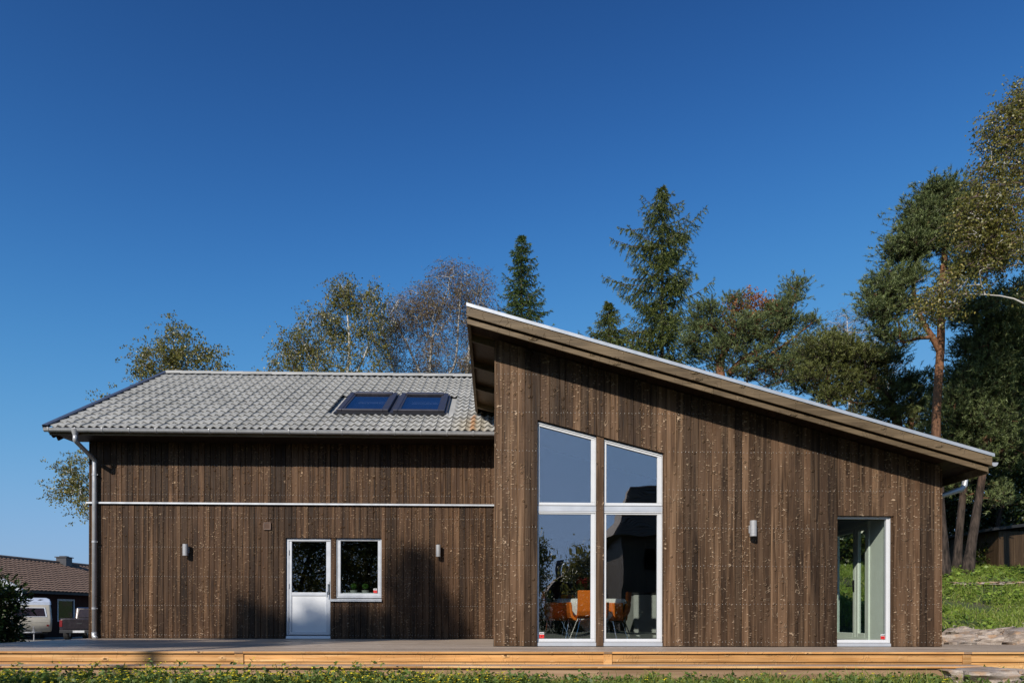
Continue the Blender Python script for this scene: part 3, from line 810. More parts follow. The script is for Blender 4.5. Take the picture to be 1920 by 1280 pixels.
# skylights
for (u0, u1, v0, v1) in sk:
    def rbox(mb, a0, a1, b0, b1, h0, h1):
        p = [RP(a0, b0, h0), RP(a1, b0, h0), RP(a1, b1, h0), RP(a0, b1, h0), RP(a0, b0, h1), RP(a1, b0, h1), RP(a1, b1, h1), RP(a0, b1, h1)]
        mb.add(p, [(3, 2, 1, 0), (4, 5, 6, 7), (0, 1, 5, 4), (1, 2, 6, 5), (2, 3, 7, 6), (3, 0, 4, 7)])
    mb = MB()
    rbox(mb, u0, u0 + 0.11, v0, v1, -0.03, 0.10); rbox(mb, u1 - 0.11, u1, v0, v1, -0.03, 0.10)
    rbox(mb, u0 + .11, u1 - .11, v0, v0 + 0.10, -0.03, 0.098); rbox(mb, u0 + .11, u1 - .11, v1 - 0.16, v1, -0.03, 0.115)
    s_ = at_house(mb.build('skylight', M['skylight_frame'], bevel=0.008, segs=1))
    mb = MB(); rbox(mb, u0 + .11, u0 + .15, v0 + .10, v1 - .16, 0.0, 0.085); rbox(mb, u1 - .15, u1 - .11, v0 + .10, v1 - .16, 0.0, 0.085); rbox(mb, u0 + .15, u1 - .15, v0 + .10, v0 + .14, 0.0, 0.083)
    mb.build('sash', M['skylight_frame'], s_)
    mb = MB(); rbox(mb, u0 + .15, u1 - .15, v0 + .14, v1 - .16, 0.066, 0.072); mb.build('pane', M['sky_glass'], s_)
    mb = MB(); rbox(mb, u0 + .15, u1 - .15, v0 + .14, v1 - .16, -0.030, -0.026); mb.build('blind', M['flash_dark'], s_)
    mb = MB(); vb_ = v0 + (v1 - v0) * 0.55; rbox(mb, u0 + .3, u1 - .2, vb_, vb_ + 0.03, 0.01, 0.02); rbox(mb, u0 + .3, u1 - .2, vb_ + .14, vb_ + 0.15, 0.01, 0.02); mb.build('blind_rail', M['white'], s_)
    mb = MB(); rbox(mb, u0 - 0.05, u1 + 0.05, v0 - 0.16, v0 - 0.002, 0.012, 0.045); mb.build('apron', M['black'], s_)
    mb = MB(); rbox(mb, u0 - 0.055, u0 - 0.003, v0, v1 + .05, -0.02, 0.035); rbox(mb, u1 + 0.003, u1 + 0.048, v0, v1 + .05, -0.02, 0.035); rbox(mb, u0 - .05, u1 + .045, v1 + .003, v1 + .10, -.02, .034); mb.build('flashing', M['skylight_frame'], s_)

# ------------------------------------------------------------------ roof of the tall wing
YBK = 17.0
def rprism(mb, x0, x1, d0, d1, y0, y1):
    """slab under the sloping roof line: d0 and d1 are depths below the roof top"""
    mb.prism([(x0, y0, rtop(x0) - d1), (x1, y0, rtop(x1) - d1), (x1, y0, rtop(x1) - d0), (x0, y0, rtop(x0) - d0)], (0, y1 - y0, 0))
mb = MB(); rprism(mb, XRA + 0.03, XRB - 0.03, 0.012, 0.17, YF + 0.03, YBK)
roof_r = at_house(mb.build('roof', M['soffit']))
mb = MB(); rprism(mb, XRA - 0.005, XRB + 0.005, 0.0, 0.010, YF - 0.02, YBK); rprism(mb, XRA - 0.005, XRB + 0.005, 0.0105, 0.05, YF - 0.02, YF - 0.012)
mb.build('flashing', M['flash_light'], roof_r)
jx = XRA + 0.005; rj = random.Random(8); fb = [(0.05, 0.19, YF - 0.006, YF + 0.022), (0.215, 0.29, YF + 0.035, YF + 0.06)]
for d0, d1, y0, y1 in fb:
    x = XRA + 0.004; e = XRB - (0.02 if d0 < 0.1 else 0.05)
    while x < e:
        xe = min(x + rj.uniform(3.6, 4.6), e)
        if e - xe < 1.0: xe = e
        mb = MB(); rprism(mb, x, xe - 0.002, d0, d1, y0, y1); mb.build('fascia_board', M['fascia'], roof_r, bevel=0.004, segs=1); x = xe
# eave fascia (left, high side): a board along the roof edge, soffit panels and cross bars
mb = MB(); mb.box(XRA - 0.004, XRA + 0.022, YF + 0.06, YBK, rtop(XRA) - 0.19, rtop(XRA) - 0.02); mb.build('fascia_board', M['fascia'], roof_r)
mb = MB(); mb.box(XRA + 0.03, XRA + 0.055, YF + 0.065, YBK, rtop(XRA) - 0.29, rtop(XRA) - 0.192); mb.build('fascia_board', M['fascia'], roof_r)
bars = [U(905, y, 12.0) for y in ()]
zsb = rtop(XRA) - 0.29
ybars = [10.86, 11.98, 13.12, 14.28]
prev = YF + 0.07
for yb_ in ybars:
    mb = MB(); rprism(mb, XRA + 0.056, XR0 - 0.03, 0.175, 0.188, prev + 0.002, yb_ - 0.025); mb.build('soffit_panel', M['soffit_panel'], roof_r)
    mb = MB(); rprism(mb, XRA + 0.056, XR0 - 0.03, 0.172, 0.295, yb_ - 0.022, yb_ + 0.022); mb.build('soffit_bar', M['fascia'], roof_r)
    prev = yb_ + 0.022
# soffit boards under the front verge
x = XRA + 0.06; rj = random.Random(9)
while x < XRB - 0.08:
    xe = min(x + 0.145, XRB - 0.06)
    mb = MB(); rprism(mb, x, xe - 0.006, 0.172, 0.192 + rj.uniform(0, .004), YF + 0.065, YR + 0.02); mb.build('soffit_board', M['soffit_shade'], roof_r); x = xe
# right eave: soffit, fascia, gutter seen end on, downpipe
mb = MB(); rprism(mb, XR1 + 0.03, XRB - 0.06, 0.172, 0.19, YR + 0.025, YBK); mb.build('soffit_panel', M['soffit_shade'], roof_r)
mb = MB(); mb.box(XRB - 0.055, XRB - 0.032, YF + 0.065, YBK, rtop(XRB) - 0.29, rtop(XRB) - 0.03); mb.build('fascia_board', M['fascia'], roof_r)
mb = MB(); gxc, gzc = XRB + 0.03, rtop(XRB) - 0.13
ring = [(gxc - 0.055 * math.cos(t), gzc - 0.06 * math.sin(t)) for t in np.linspace(0, math.pi, 9)]
ring2 = [(gxc + 0.05 * math.cos(t), gzc - 0.055 * math.sin(t)) for t in np.linspace(0, math.pi, 9)]
mb.prism([(x, YF + 0.02, z) for x, z in ring + ring2], (0, YBK - YF, 0)); mb.prism([(x, YF + 0.015, z) for x, z in ring], (0, 0.005, 0))
at_house(mb.build('gutter', M['gutter']))
Yp = 11.2
xw = XR1 + 0.075; ex = UX(1808, Yp)
mb = MB()
mb.tube([(gxc - 0.02, Yp, gzc - 0.04), (gxc - 0.03, Yp, gzc - 0.10), (ex + 0.06, Yp, UZ(880, Yp)), (ex + 0.01, Yp, UZ(893, Yp)), (ex, Yp, UZ(903, Yp)), (ex - 0.05, Yp, UZ(911, Yp)), (xw + 0.05, Yp, UZ(930, Yp)), (xw, Yp, UZ(938, Yp)), (xw, Yp, UZ(950, Yp)), (xw, Yp, 0.14)], 0.043, 12)
mb.tube([(xw, Yp, 0.16), (xw, Yp, 0.02)], 0.055, 12)
dp2 = at_house(mb.build('downpipe', M['gutter']))
for p in dp2.data.polygons: p.use_smooth = len(p.vertices) == 4
for z in (0.95, 2.05):
    mb = MB(); mb.lathe([(0.045, -0.03), (0.052, -0.03), (0.052, 0.03), (0.045, 0.03)], 12, (xw, Yp, z)); mb.build('clamp', M['gutter'], dp2)

# ------------------------------------------------------------------ rooms behind the glass
FZ = 0.055
YI = YR + 0.21
XPART = 4.35
xsid = UX(1660, YR + 0.16)       # inner face of the tall wing's right wall
def interior():
    def room(name, boxes, mat):
        mb = MB()
        for b in boxes: mb.box(*b)
        return at_house(mb.build(name, mat))
    room('interior_floor', [(XR0 + 0.22, XR1 - 0.02, YI - 0.12, 16.18, -0.2, FZ)], M['inside_floor'])
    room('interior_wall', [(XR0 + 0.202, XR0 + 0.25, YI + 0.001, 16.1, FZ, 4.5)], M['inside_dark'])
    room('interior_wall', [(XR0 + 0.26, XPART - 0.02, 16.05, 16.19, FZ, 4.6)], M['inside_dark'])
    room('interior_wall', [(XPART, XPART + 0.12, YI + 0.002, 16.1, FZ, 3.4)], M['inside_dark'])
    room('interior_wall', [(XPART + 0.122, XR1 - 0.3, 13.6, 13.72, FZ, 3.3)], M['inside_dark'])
    mb = MB(); rprism(mb, XR0 + 0.26, XR1 - 0.05, 0.23, 0.26, YI, 16.1); at_house(mb.build('ceiling', M['inside_wall']))
    # right wall with the glazed double door
    dy0, dy1, dh = 11.34, 12.62, 2.05
    room('interior_wall', [(xsid, XR1 - 0.03, YI - 0.1, dy0, FZ, 3.2), (xsid, xsid + 0.14, dy1, 16.0, FZ, 3.0), (xsid, xsid + 0.14, dy0, dy1, FZ + dh, 3.0)], M['inside_wall'])
    # left wing
    room('interior_floor', [(XL0 + 0.25, -0.02, YL + 0.1, 20.0, -0.2, FZ)], M['inside_floor'])
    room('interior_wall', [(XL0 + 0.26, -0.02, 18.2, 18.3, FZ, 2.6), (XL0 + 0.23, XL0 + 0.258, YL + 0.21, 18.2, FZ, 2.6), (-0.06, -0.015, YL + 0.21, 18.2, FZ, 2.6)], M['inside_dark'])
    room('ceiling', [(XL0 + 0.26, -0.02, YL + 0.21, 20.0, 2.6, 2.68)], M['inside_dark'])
    # reveals in pale paint around the corner window
    mb = MB(); mb.box(xq1 - 0.012, xsid - 0.002, YB + 0.1, YI - 0.105, FZ, zq1) if xsid - 0.002 > xq1 - 0.012 else None
    # double door
    mb = MB(); x0 = xsid - 0.02
    fw = 0.06
    def yframe(mb, y0, y1, z0, z1, w, xa, xb):
        mb.box(xa, xb, y0, y0 + w, z0, z1); mb.box(xa, xb, y1 - w, y1, z0, z1); mb.box(xa, xb, y0 + w, y1 - w, z0, z0 + w); mb.box(xa, xb, y0 + w, y1 - w, z1 - w, z1)
    yframe(mb, dy0 + 0.003, dy1 - 0.003, FZ + 0.003, FZ + dh - 0.003, fw, x0, x0 + 0.10)
    d = at_house(mb.build('terrace_door', M['inside_wall'], bevel=0.004, segs=1))
    ym = dy0 + 0.45
    for (a_, b_) in ((dy0 + fw, ym), (ym, dy1 - fw)):
        mb = MB(); yframe(mb, a_ + 0.006, b_ - 0.006, FZ + fw + 0.005, FZ + dh - fw - 0.008, 0.075, x0 + 0.012, x0 + 0.07); mb.build('leaf', M['inside_wall'], d, bevel=0.005, segs=1)
        mb = MB(); mb.box(x0 + 0.04, x0 + 0.046, a_ + 0.075, b_ - 0.075, FZ + fw + 0.075, FZ + dh - fw - 0.08); mb.build('pane', M['glass_clear'], d)
    mb = MB(); mb.tube([(x0 + 0.01, ym + 0.05, 1.02), (x0 - 0.05, ym + 0.05, 1.02), (x0 - 0.05, ym + 0.17, 1.02)], 0.011, 8); mb.box(x0 + 0.001, x0 + 0.011, ym + 0.025, ym + 0.075, 0.92, 1.12); mb.build('handle', M['black'], d)
    mb = MB(); mb.box(x0 - 0.5, x0 - 0.06, dy0 + 0.1, dy1 - 0.1, FZ + 0.002, FZ + 0.018)
    tag(mb.build('door_mat', M['black']), 'dark door mat inside the glazed terrace door', 'door mat')
interior()

# flank cladding of the tall wing, left open at the terrace door
for (y0, y1, z0, z1) in ((YR + 0.122, 11.33, 0.0, None), (15.4, 16.2, 0.0, None), (11.33, 15.4, FZ + 2.25, None)):
    mb = MB(); mb.box(XR1 - 0.024, XR1 - 0.001, y0, y1, z0, rtop(XR1) - 0.25); at_house(mb.build('flank_boards', M['board_right']))

# ------------------------------------------------------------------ timber deck
deck = empty('timber_deck', (0, 11.0, -0.3), label='weathered timber deck with orange pine edge and a low step along the house', cat='deck')
DH = Matrix.Translation((0, -11.0, 0.3))
def dpart(o): o.parent = deck; o.matrix_parent_inverse = DH; return o
YDK = 9.08
XDL = UX(167, YL) - 0.02; XDR = 13.0
rd = random.Random(4)
pw = 0.120; gap = 0.006
y = YDK
while y < YL - 0.02:
    y1 = min(y + pw, YL - 0.006)
    segs = [(XDL, XDR)] if y1 < YR else ([(XDL, XR0 - 0.03), (XR1 + 0.03, XDR)] if y1 < 11.75 else [(XDL, XR0 - 0.03)])
    if y < YR < y1: y1 = YR - 0.004
    for (a, b) in segs:
        x = a; first = True
        while x < b - 0.01:
            xe = min(x + (rd.uniform(1.2, 4.6) if first else rd.uniform(3.6, 4.8)), b); first = False
            if b - xe < 0.7: xe = b
            top = rd.uniform(-0.0025, 0.0)
            mb = MB()
            c = 0.004
            mb.prism([(x, y, -0.028), (x, y, top - c), (x, y + c, top), (x, y1 - gap - c, top), (x, y1 - gap, top - c), (x, y1 - gap, -0.028)], (xe - x - 0.003, 0, 0))
            dpart(mb.build('plank', M['deck_front'] if y < YDK + 0.01 and False else M['deck_top'])); x = xe
    y = y1 if y1 != YR - 0.004 else YR + 0.03
# pine edge strip under the nosing, fascia boards, posts of the fascia
def run_boards(name, x0, x1, y0, y1, z0, z1, mat, seed, lo=3.4, hi=4.8, cuts=None):
    r = random.Random(seed); x = x0; k = 0
    while x < x1 - 0.01:
        xe = cuts[k] if cuts and k < len(cuts) else (x1 if cuts else min(x + r.uniform(lo, hi), x1)); k += 1
        if x1 - xe < 0.6: xe = x1
        mb = MB(); mb.box(x, xe - 0.003, y0, y1, z0, z1); dpart(mb.build(name, mat, bevel=0.004, segs=1)); x = xe
pj = [UX(448, YDK), UX(1140, YDK), UX(1814, YDK)]
run_boards('nosing', XDL, XDR, YDK - 0.012, YDK - 0.001, -0.030, -0.002, M['deck_front'], 1, cuts=pj)
run_boards('fascia_board', XDL, XDR, YDK + 0.020, YDK + 0.045, UZ(1240, YDK), -0.036, M['deck_front'], 2, cuts=pj)
run_boards('fascia_board', XDL, XDR, YDK + 0.022, YDK + 0.046, -0.36, UZ(1241.3, YDK), M['deck_front'], 3, cuts=pj)
for x in pj:
    mb = MB(); mb.box(x - 0.058, x + 0.058, YDK + 0.002, YDK + 0.018, -0.20, -0.034); dpart(mb.build('cover_board', M['deck_front'], bevel=0.003, segs=1))
    mb = MB(); mb.box(x - 0.055, x + 0.055, YDK - 0.016, YDK - 0.0125, -0.026, -0.003); dpart(mb.build('end_grain', M['deck_riser']))
# step
YS, ZS = 8.73, UZ(1244, YDK)
xs1 = UX(1850, YS)
run_boards('step_plank', XDL, xs1, YS, YS + 0.145, ZS - 0.028, ZS, M['deck_top'], 5)
run_boards('step_plank', XDL, xs1, YS + 0.151, YS + 0.32, ZS - 0.028, ZS - 0.001, M['deck_top'], 6)
run_boards('step_nosing', XDL, xs1, YS - 0.012, YS - 0.001, ZS - 0.029, ZS - 0.003, M['deck_front'], 7)
run_boards('step_riser', XDL, xs1 - 0.03, YS + 0.03, YS + 0.055, -0.42, ZS - 0.034, M['deck_riser'], 8, cuts=[UX(470, YS), UX(1126, YS), UX(1576, YS)])

# ------------------------------------------------------------------ wall lamps
def wall_lamp(px0, px1, py0, py1, Y, label):
    yc = Y - 0.105
    x0, x1 = UX(px0, yc), UX(px1, yc); z1, z0 = UZ(py0, yc, px0), UZ(py1, yc, px0)
    cx = (x0 + x1) / 2; r = (x1 - x0) / 2; h = z1 - z0
    L = empty('wall_lamp', (cx, Y, z0), label=label, cat='wall lamp', group='wall lamps on the facade')
    mb = MB(); mb.lathe([(r * 0.8, 0.012), (r * 0.85, 0.0), (r, 0.0), (r, h * 0.14), (r * 0.97, h * 0.145), (r * 0.97, h * 0.16), (r, h * 0.165), (r, h), (r * 0.85, h), (r * 0.8, h - 0.02), (0.001, h - 0.02)], 24, (0, -0.105, 0))
    b = mb.build('lamp_body', M['lamp'], L)
    for p in b.data.polygons: p.use_smooth = True
    b.data.set_sharp_from_angle(angle=math.radians(40)) if hasattr(b.data, 'set_sharp_from_angle') else None
    mb = MB(); mb.box(-0.035, 0.035, -0.012, -0.001, h * 0.25, h * 0.75); mb.box(-0.018, 0.018, -0.105 + r * 0.8, -0.012, h * 0.42, h * 0.58)
    mb.build('bracket', M['lamp'], L)
    mb = MB(); mb.lathe([(0.001, 0.014), (r * 0.8, 0.014)], 20, (0, -0.105, 0)); mb.build('lens', M['white'], L)
wall_lamp(342.3, 352.2, 1019.5, 1041, YL, 'grey cylinder wall lamp left of the white door')
wall_lamp(817, 826.3, 1020.8, 1043, YL, 'grey cylinder wall lamp right of the small window with potted plants')
wall_lamp(1405.7, 1418.3, 975.5, 1004.8, YR, 'larger grey cylinder wall lamp between the tall window and the corner window')

# ------------------------------------------------------------------ small things in the kitchen window
def topiary(px, label):
    Y = YL + 0.22
    x = UX(px, Y); z = UZ(1110.5, Y, px)
    t = empty('potted_topiary', (x, Y, z), label=label, cat='potted plant', group='potted plants in the kitchen window')
    mb = MB(); mb.lathe([(0.001, 0.0), (0.062, 0.0), (0.078, 0.05), (0.070, 0.052), (0.066, 0.03), (0.001, 0.03)], 16); mb.build('pot', M['pot'], t)
    mb = MB(); mb.tube([(0, 0, 0.03), (0.002, 0, 0.10)], 0.006, 6); mb.build('stem', M['stem'], t)
    r = np.random.RandomState(int(px)); n = 420
    d = r.normal(size=(n, 3)); d /= np.linalg.norm(d, axis=1)[:, None]
    c = d * (0.045 + 0.018 * r.rand(n, 1)) + np.array([0, 0, 0.135])
    vs, fs = leaf_quads(c, d * 0.7 + r.normal(size=(n, 3)) * 0.6, r.normal(size=(n, 3)), 0.022, 0.014)
    np_mesh('leaves', vs, fs, M['topiary'], t, rnd=r.rand(n))
    return t

def norm(a): return a / (np.linalg.norm(a, axis=1)[:, None] + 1e-9)
def leaf_quads(c, d, up, length, width):
    """diamond leaves: centre, direction, any second vector"""
    c = np.asarray(c); d = norm(np.asarray(d)); s = norm(np.cross(d, up))
    n = len(c)
    L = np.broadcast_to(np.asarray(length).reshape(-1, 1), (n, 1)); W = np.broadcast_to(np.asarray(width).reshape(-1, 1), (n, 1))
    v = np.stack([c - d * L * 0.5, c + s * W * 0.5 - d * L * 0.05, c + d * L * 0.5, c - s * W * 0.5 - d * L * 0.05], 1).reshape(-1, 3)
    f = np.arange(n * 4).reshape(n, 4)
    return v, f
def blade_tris(base, d, length, width, up=None):
    base = np.asarray(base); d = norm(np.asarray(d)); n = len(base)
    if up is None: up = np.array([[0.31, 0.82, 0.48]])
    s = norm(np.cross(d, np.broadcast_to(up, d.shape)))
    L = np.broadcast_to(np.asarray(length).reshape(-1, 1), (n, 1)); W = np.broadcast_to(np.asarray(width).reshape(-1, 1), (n, 1))
    v = np.stack([base - s * W * 0.5, base + s * W * 0.5, base + d * L], 1).reshape(-1, 3)
    return v, np.arange(n * 3).reshape(n, 3)
M['topiary'] = leafmat('box leaves', (0.035, 0.10, 0.012), (0.11, 0.26, 0.03), 0.15)
topiary(663, 'small round topiary in a pale pot on the sill, left of the two')
topiary(685, 'small round topiary in a pale pot on the sill, right of the two')
# inner sill that carries the pots
mb = MB(); mb.box(xm1 + 0.01, xw1 - 0.01, YL + 0.135, YL + 0.34, UZ(1110.5, YL + 0.22, 670) - 0.03, UZ(1110.5, YL + 0.22, 670) - 0.001); at_house(mb.build('inner_sill', M['white']))

# ------------------------------------------------------------------ dining corner
def shell_profile(mb, pts, thick, w0, w1):
    """strip of given side profile (y, z) with width from w0 to w1 and thickness"""
    n = len(pts); off = []
    for i, p in enumerate(pts):
        a_ = Vector((pts[max(i - 1, 0)][0], pts[max(i - 1, 0)][1])); b_ = Vector((pts[min(i + 1, n - 1)][0], pts[min(i + 1, n - 1)][1]))
        t = (b_ - a_).normalized(); off.append((p[0] - t.y * thick, p[1] + t.x * thick))
    poly = list(pts) + off[::-1]
    mb.prism([(w0, y, z) for y, z in poly], (w1 - w0, 0, 0))

def make_chair():
    c = empty('dining_chair')
    # upholstered shell: back, seat and arms as one padded body, chair faces +y
    mb = MB()
    prof = [(-0.20, 0.86), (-0.195, 0.75), (-0.185, 0.62), (-0.17, 0.52), (-0.14, 0.465), (-0.08, 0.44), (0.05, 0.435), (0.20, 0.44), (0.25, 0.43)]
    shell_profile(mb, prof, -0.055, -0.215, 0.215)
    for s in (-1, 1):
        xs_ = [(0.21, 0.385), (0.25, 0.40), (0.275, 0.44), (0.29, 0.52), (0.305, 0.655), (0.345, 0.665), (0.345, 0.60), (0.335, 0.48), (0.31, 0.39), (0.26, 0.345), (0.21, 0.34)]
        mb.prism([(s * x, -0.17, z) for x, z in xs_], (0, 0.40, 0.0))
    sh = mb.build('seat_shell', M['orange'], c, bevel=0.022, segs=3)
    for s in (-1, 1):
        for t in (-1, 1):
            mb = MB(); mb.tube([(s * 0.13, t * 0.12 + 0.02, 0.40), (s * 0.16, t * 0.15 + 0.02, 0.33), (s * 0.27, t * 0.27 + 0.02, 0.0)], 0.011, 8); mb.build('leg', M['chrome'], c)
    mb = MB(); mb.tube([(-0.13, -0.10, 0.385), (0.13, -0.10, 0.385)], 0.011, 8); mb.tube([(-0.13, 0.14, 0.385), (0.13, 0.14, 0.385)], 0.011, 8); mb.build('seat_frame', M['chrome'], c)
    return c
ch = make_chair()
TX, TY = UX(1103, 12.55), 12.55
spots = [(UX(1101, 11.8), 11.76, 0.06, 'orange upholstered armchair at the table, its back to the tall window'),
         (UX(1030, 12.2), 12.25, -1.15, 'orange upholstered armchair at the left end of the dining table'),
         (UX(1155, 12.4), 12.38, 1.25, 'orange upholstered armchair at the right end of the dining table'),
         (UX(1068, 13.5), 13.45, 2.9, 'orange upholstered armchair behind the dining table')]
for i, (x, y, rz, lab) in enumerate(spots):
    o = ch if i == 0 else copy_tree(ch)
    o.location = (x, y, FZ + 0.001); o.rotation_euler = (0, 0, rz); tag(o, lab, 'chair', 'orange chairs round the dining table')
tb = empty('dining_table', (TX, TY, FZ), label='dining table with slanted metal legs behind the tall window', cat='table')
mb = MB(); mb.box(-0.58, 0.58, -0.42, 0.42, 0.705, 0.73); mb.build('table_top', M['white'], tb, bevel=0.006, segs=1)
for s in (-1, 1):
    for t in (-1, 1):
        mb = MB(); mb.tube([(s * 0.33, t * 0.28, 0.704), (s * 0.46, t * 0.37, 0.0)], 0.016, 10); mb.build('leg', M['chrome'], tb)
def cloth():
    n = 33; S = 0.78; vs = []
    for j in range(n):
        for i in range(n):
            a_ = (i / (n - 1) * 2 - 1) * S; b_ = (j / (n - 1) * 2 - 1) * S
            x = (a_ - b_) * 0.707; y = (a_ + b_) * 0.707
            ox = max(abs(x) - 0.59, 0); oy = max(abs(y) - 0.43, 0); ov = math.hypot(ox, oy)
            if ov > 0:
                x2 = math.copysign(min(abs(x), 0.59 + 0.03 * min(1, ox / 0.03)) if ox else abs(x), x); y2 = math.copysign(min(abs(y), 0.43 + 0.03 * min(1, oy / 0.03)) if oy else abs(y), y)
                fold = 0.018 * math.sin(17 * (x + y)) * min(1, ov / 0.1)
                vs.append((x2 + fold + math.copysign(ov * 0.10, x), y2 + fold, 0.734 - ov * 0.92))
            else: vs.append((x, y, 0.734 + 0.0015 * math.sin(9 * x) * math.sin(7 * y)))
    fs = [(j * n + i, j * n + i + 1, (j + 1) * n + i + 1, (j + 1) * n + i) for j in range(n - 1) for i in range(n - 1)]
    mb = MB(); mb.add(vs, fs); return mb
mb = cloth(); o = mb.build('tablecloth', M['cloth'], None, smooth=True); o.location = (TX, TY, FZ)
m_ = o.modifiers.new('thick', 'SOLIDIFY'); m_.thickness = 0.003; m_.offset = 1
tag(o, 'white tablecloth with hanging corners on the dining table', 'tablecloth')
zt_ = FZ + 0.739
vx, vy = UX(1090, 12.55), 12.55
vase = empty('flower_vase', (vx, vy, zt_), label='glass vase of dark red flowers on the dining table', cat='vase')
mb = MB(); mb.lathe([(0.001, 0.0), (0.045, 0.0), (0.06, 0.08), (0.05, 0.17), (0.056, 0.18), (0.046, 0.17), (0.054, 0.08), (0.04, 0.01), (0.001, 0.01)], 18); mb.build('vase_body', M['glass_clear'], vase, smooth=True)
r = np.random.RandomState(2)
sm = MB(); pet_c = []; pet_d = []
for k in range(13):
    a_ = r.uniform(0, 6.28); q = r.uniform(0.05, 0.24); z = r.uniform(0.24, 0.40) - q * 0.25
    e = Vector((q * math.cos(a_), q * math.sin(a_), z)); sm.tube([(0, 0, 0.03), tuple(Vector((e.x * 0.4, e.y * 0.4, z * 0.6))), tuple(e)], 0.004, 5)
    d = r.normal(size=(46, 3)); d /= np.linalg.norm(d, axis=1)[:, None]
    pet_c.append(np.array(e) + d * 0.036); pet_d.append(d)
sm.build('stems', M['stem'], vase)
pc, pd_ = np.concatenate(pet_c), np.concatenate(pet_d)
vs, fs = leaf_quads(pc, pd_ + r.normal(size=pd_.shape) * 0.5, r.normal(size=pd_.shape), 0.045, 0.03); np_mesh('blooms', vs, fs, M['red_petal'], vase)
c = r.normal(size=(60, 3)) * np.array([0.10, 0.10, 0.05]) + np.array([0, 0, 0.22]); vs, fs = leaf_quads(c, r.normal(size=(60, 3)), r.normal(size=(60, 3)), 0.07, 0.03); np_mesh('leaves', vs, fs, M['stem'], vase)
for px, lab in ((1069, 'drinking glass on the white tablecloth, the one further left'), (1079, 'drinking glass on the white tablecloth close to the vase')):
    mb = MB(); mb.lathe([(0.001, 0.0), (0.032, 0.0), (0.04, 0.11), (0.037, 0.11), (0.029, 0.006), (0.001, 0.006)], 14)
    o = mb.build('drinking_glass', M['glass_clear'], None, smooth=True); o.location = (UX(px, 12.4), 12.4, zt_); tag(o, lab, 'glass', 'glasses on the dining table')
# kitchen island and cupboards
ix0, ix1 = UX(1187, 13.6), UX(1236, 13.6)
isl = empty('kitchen_island', ((ix0 + ix1) / 2 + 0.3, 13.9, FZ), label='pale kitchen island standing right of the dining table', cat='kitchen island')
hw = (ix1 - ix0) / 2 + 0.3
mb = MB(); mb.box(-hw, hw, -0.35, 0.45, 0.09, 0.86); mb.box(-hw + 0.03, hw - 0.03, -0.30, 0.42, 0.0, 0.088); mb.build('carcass', M['island'], isl, bevel=0.004, segs=1)
mb = MB(); mb.box(-hw - 0.02, hw + 0.02, -0.38, 0.48, 0.862, 0.90); mb.build('worktop', M['cabinet'], isl, bevel=0.004, segs=1)
for k in range(2):
    mb = MB(); a_ = -hw + 0.01 + k * hw; mb.box(a_, a_ + hw - 0.02, -0.372, -0.352, 0.30, 0.85); mb.build('drawer_front', M['island'], isl)
    mb = MB(); mb.box(a_, a_ + hw - 0.02, -0.372, -0.352, 0.10, 0.29); mb.build('drawer_front', M['island'], isl)
cab = empty('kitchen_cupboard', (2.9, 15.7, FZ), label='tall dark kitchen cupboards along the back wall', cat='cupboard')
for k in range(4):
    mb = MB(); mb.box(-1.2 + k * 0.6, -0.605 + k * 0.6, -0.02, 0.3, 0.05, 2.15); mb.build('cupboard_door', M['cabinet'], cab, bevel=0.003, segs=1)

# ------------------------------------------------------------------ trees
def bark(name, c0, c1, c2, scale=(14, 14, 3), bump=0.8, zfade=None):
    n = N(name); p = n.obj()
    f = n.noise(n.vmul(p, scale), 1.0, 5.0, 0.6, 0.4)
    c = n.mix(n.rng(f, 0.35, 0.65), c0, c1)
    if zfade:
        z = n.n('SeparateXYZ', {0: p}).outputs[2]
        k = n.rng(n.math('ADD', z, n.math('MULTIPLY', f, 1.5)), zfade[0], zfade[1], 0, 1, True)
        c = n.mix(k, c, n.mix(n.rng(f, 0.35, 0.65), tuple(x * 0.6 for x in c2), c2))
    else:
        c = n.mix(n.rng(f, 0.60, 0.70), c, c2)
    n.principled(Base_Color=c, Roughness=0.85, Normal=n.bump(f, bump, 0.03), Specular_IOR_Level=0.2)
    return n.m
M['bark_pine'] = bark('pine bark', (0.014, 0.011, 0.009), (0.075, 0.055, 0.044), (0.25, 0.12, 0.062), zfade=(4.5, 8.5))
M['bark_pine_red'] = bark('upper pine bark', (0.12, 0.058, 0.034), (0.27, 0.135, 0.072), (0.11, 0.07, 0.05))
M['bark_birch'] = bark('birch bark', (0.46, 0.43, 0.39), (0.62, 0.59, 0.55), (0.05, 0.04, 0.035), scale=(6, 6, 9), bump=0.3)
M['bark_spruce'] = bark('spruce bark', (0.10, 0.075, 0.06), (0.20, 0.16, 0.13), (0.28, 0.24, 0.20))
M['bark_twig'] = plain('birch twigs', (0.14, 0.085, 0.075), 0.7, var=0.3)
M['bark_dark'] = bark('dark bark', (0.035, 0.026, 0.02), (0.08, 0.06, 0.045), (0.11, 0.085, 0.06))
M['birch_leaf'] = leafmat('birch leaves', (0.06, 0.066, 0.013), (0.27, 0.25, 0.055), 0.30, third=(0.34, 0.27, 0.06), spec=0.5, rough=0.42)
M['birch_leaf_dry'] = leafmat('thin birch leaves', (0.11, 0.085, 0.040), (0.24, 0.185, 0.075), 0.30, spec=0.5)
M['pine_needle'] = leafmat('pine needles', (0.026, 0.044, 0.014), (0.26, 0.31, 0.110), 0.12, spec=0.4)
M['pine_needle2'] = leafmat('yellowish pine needles', (0.026, 0.038, 0.010), (0.25, 0.265, 0.070), 0.12, spec=0.4)
M['spruce_needle'] = leafmat('spruce needles', (0.016, 0.036, 0.008), (0.145, 0.21, 0.040), 0.12, spec=0.4)
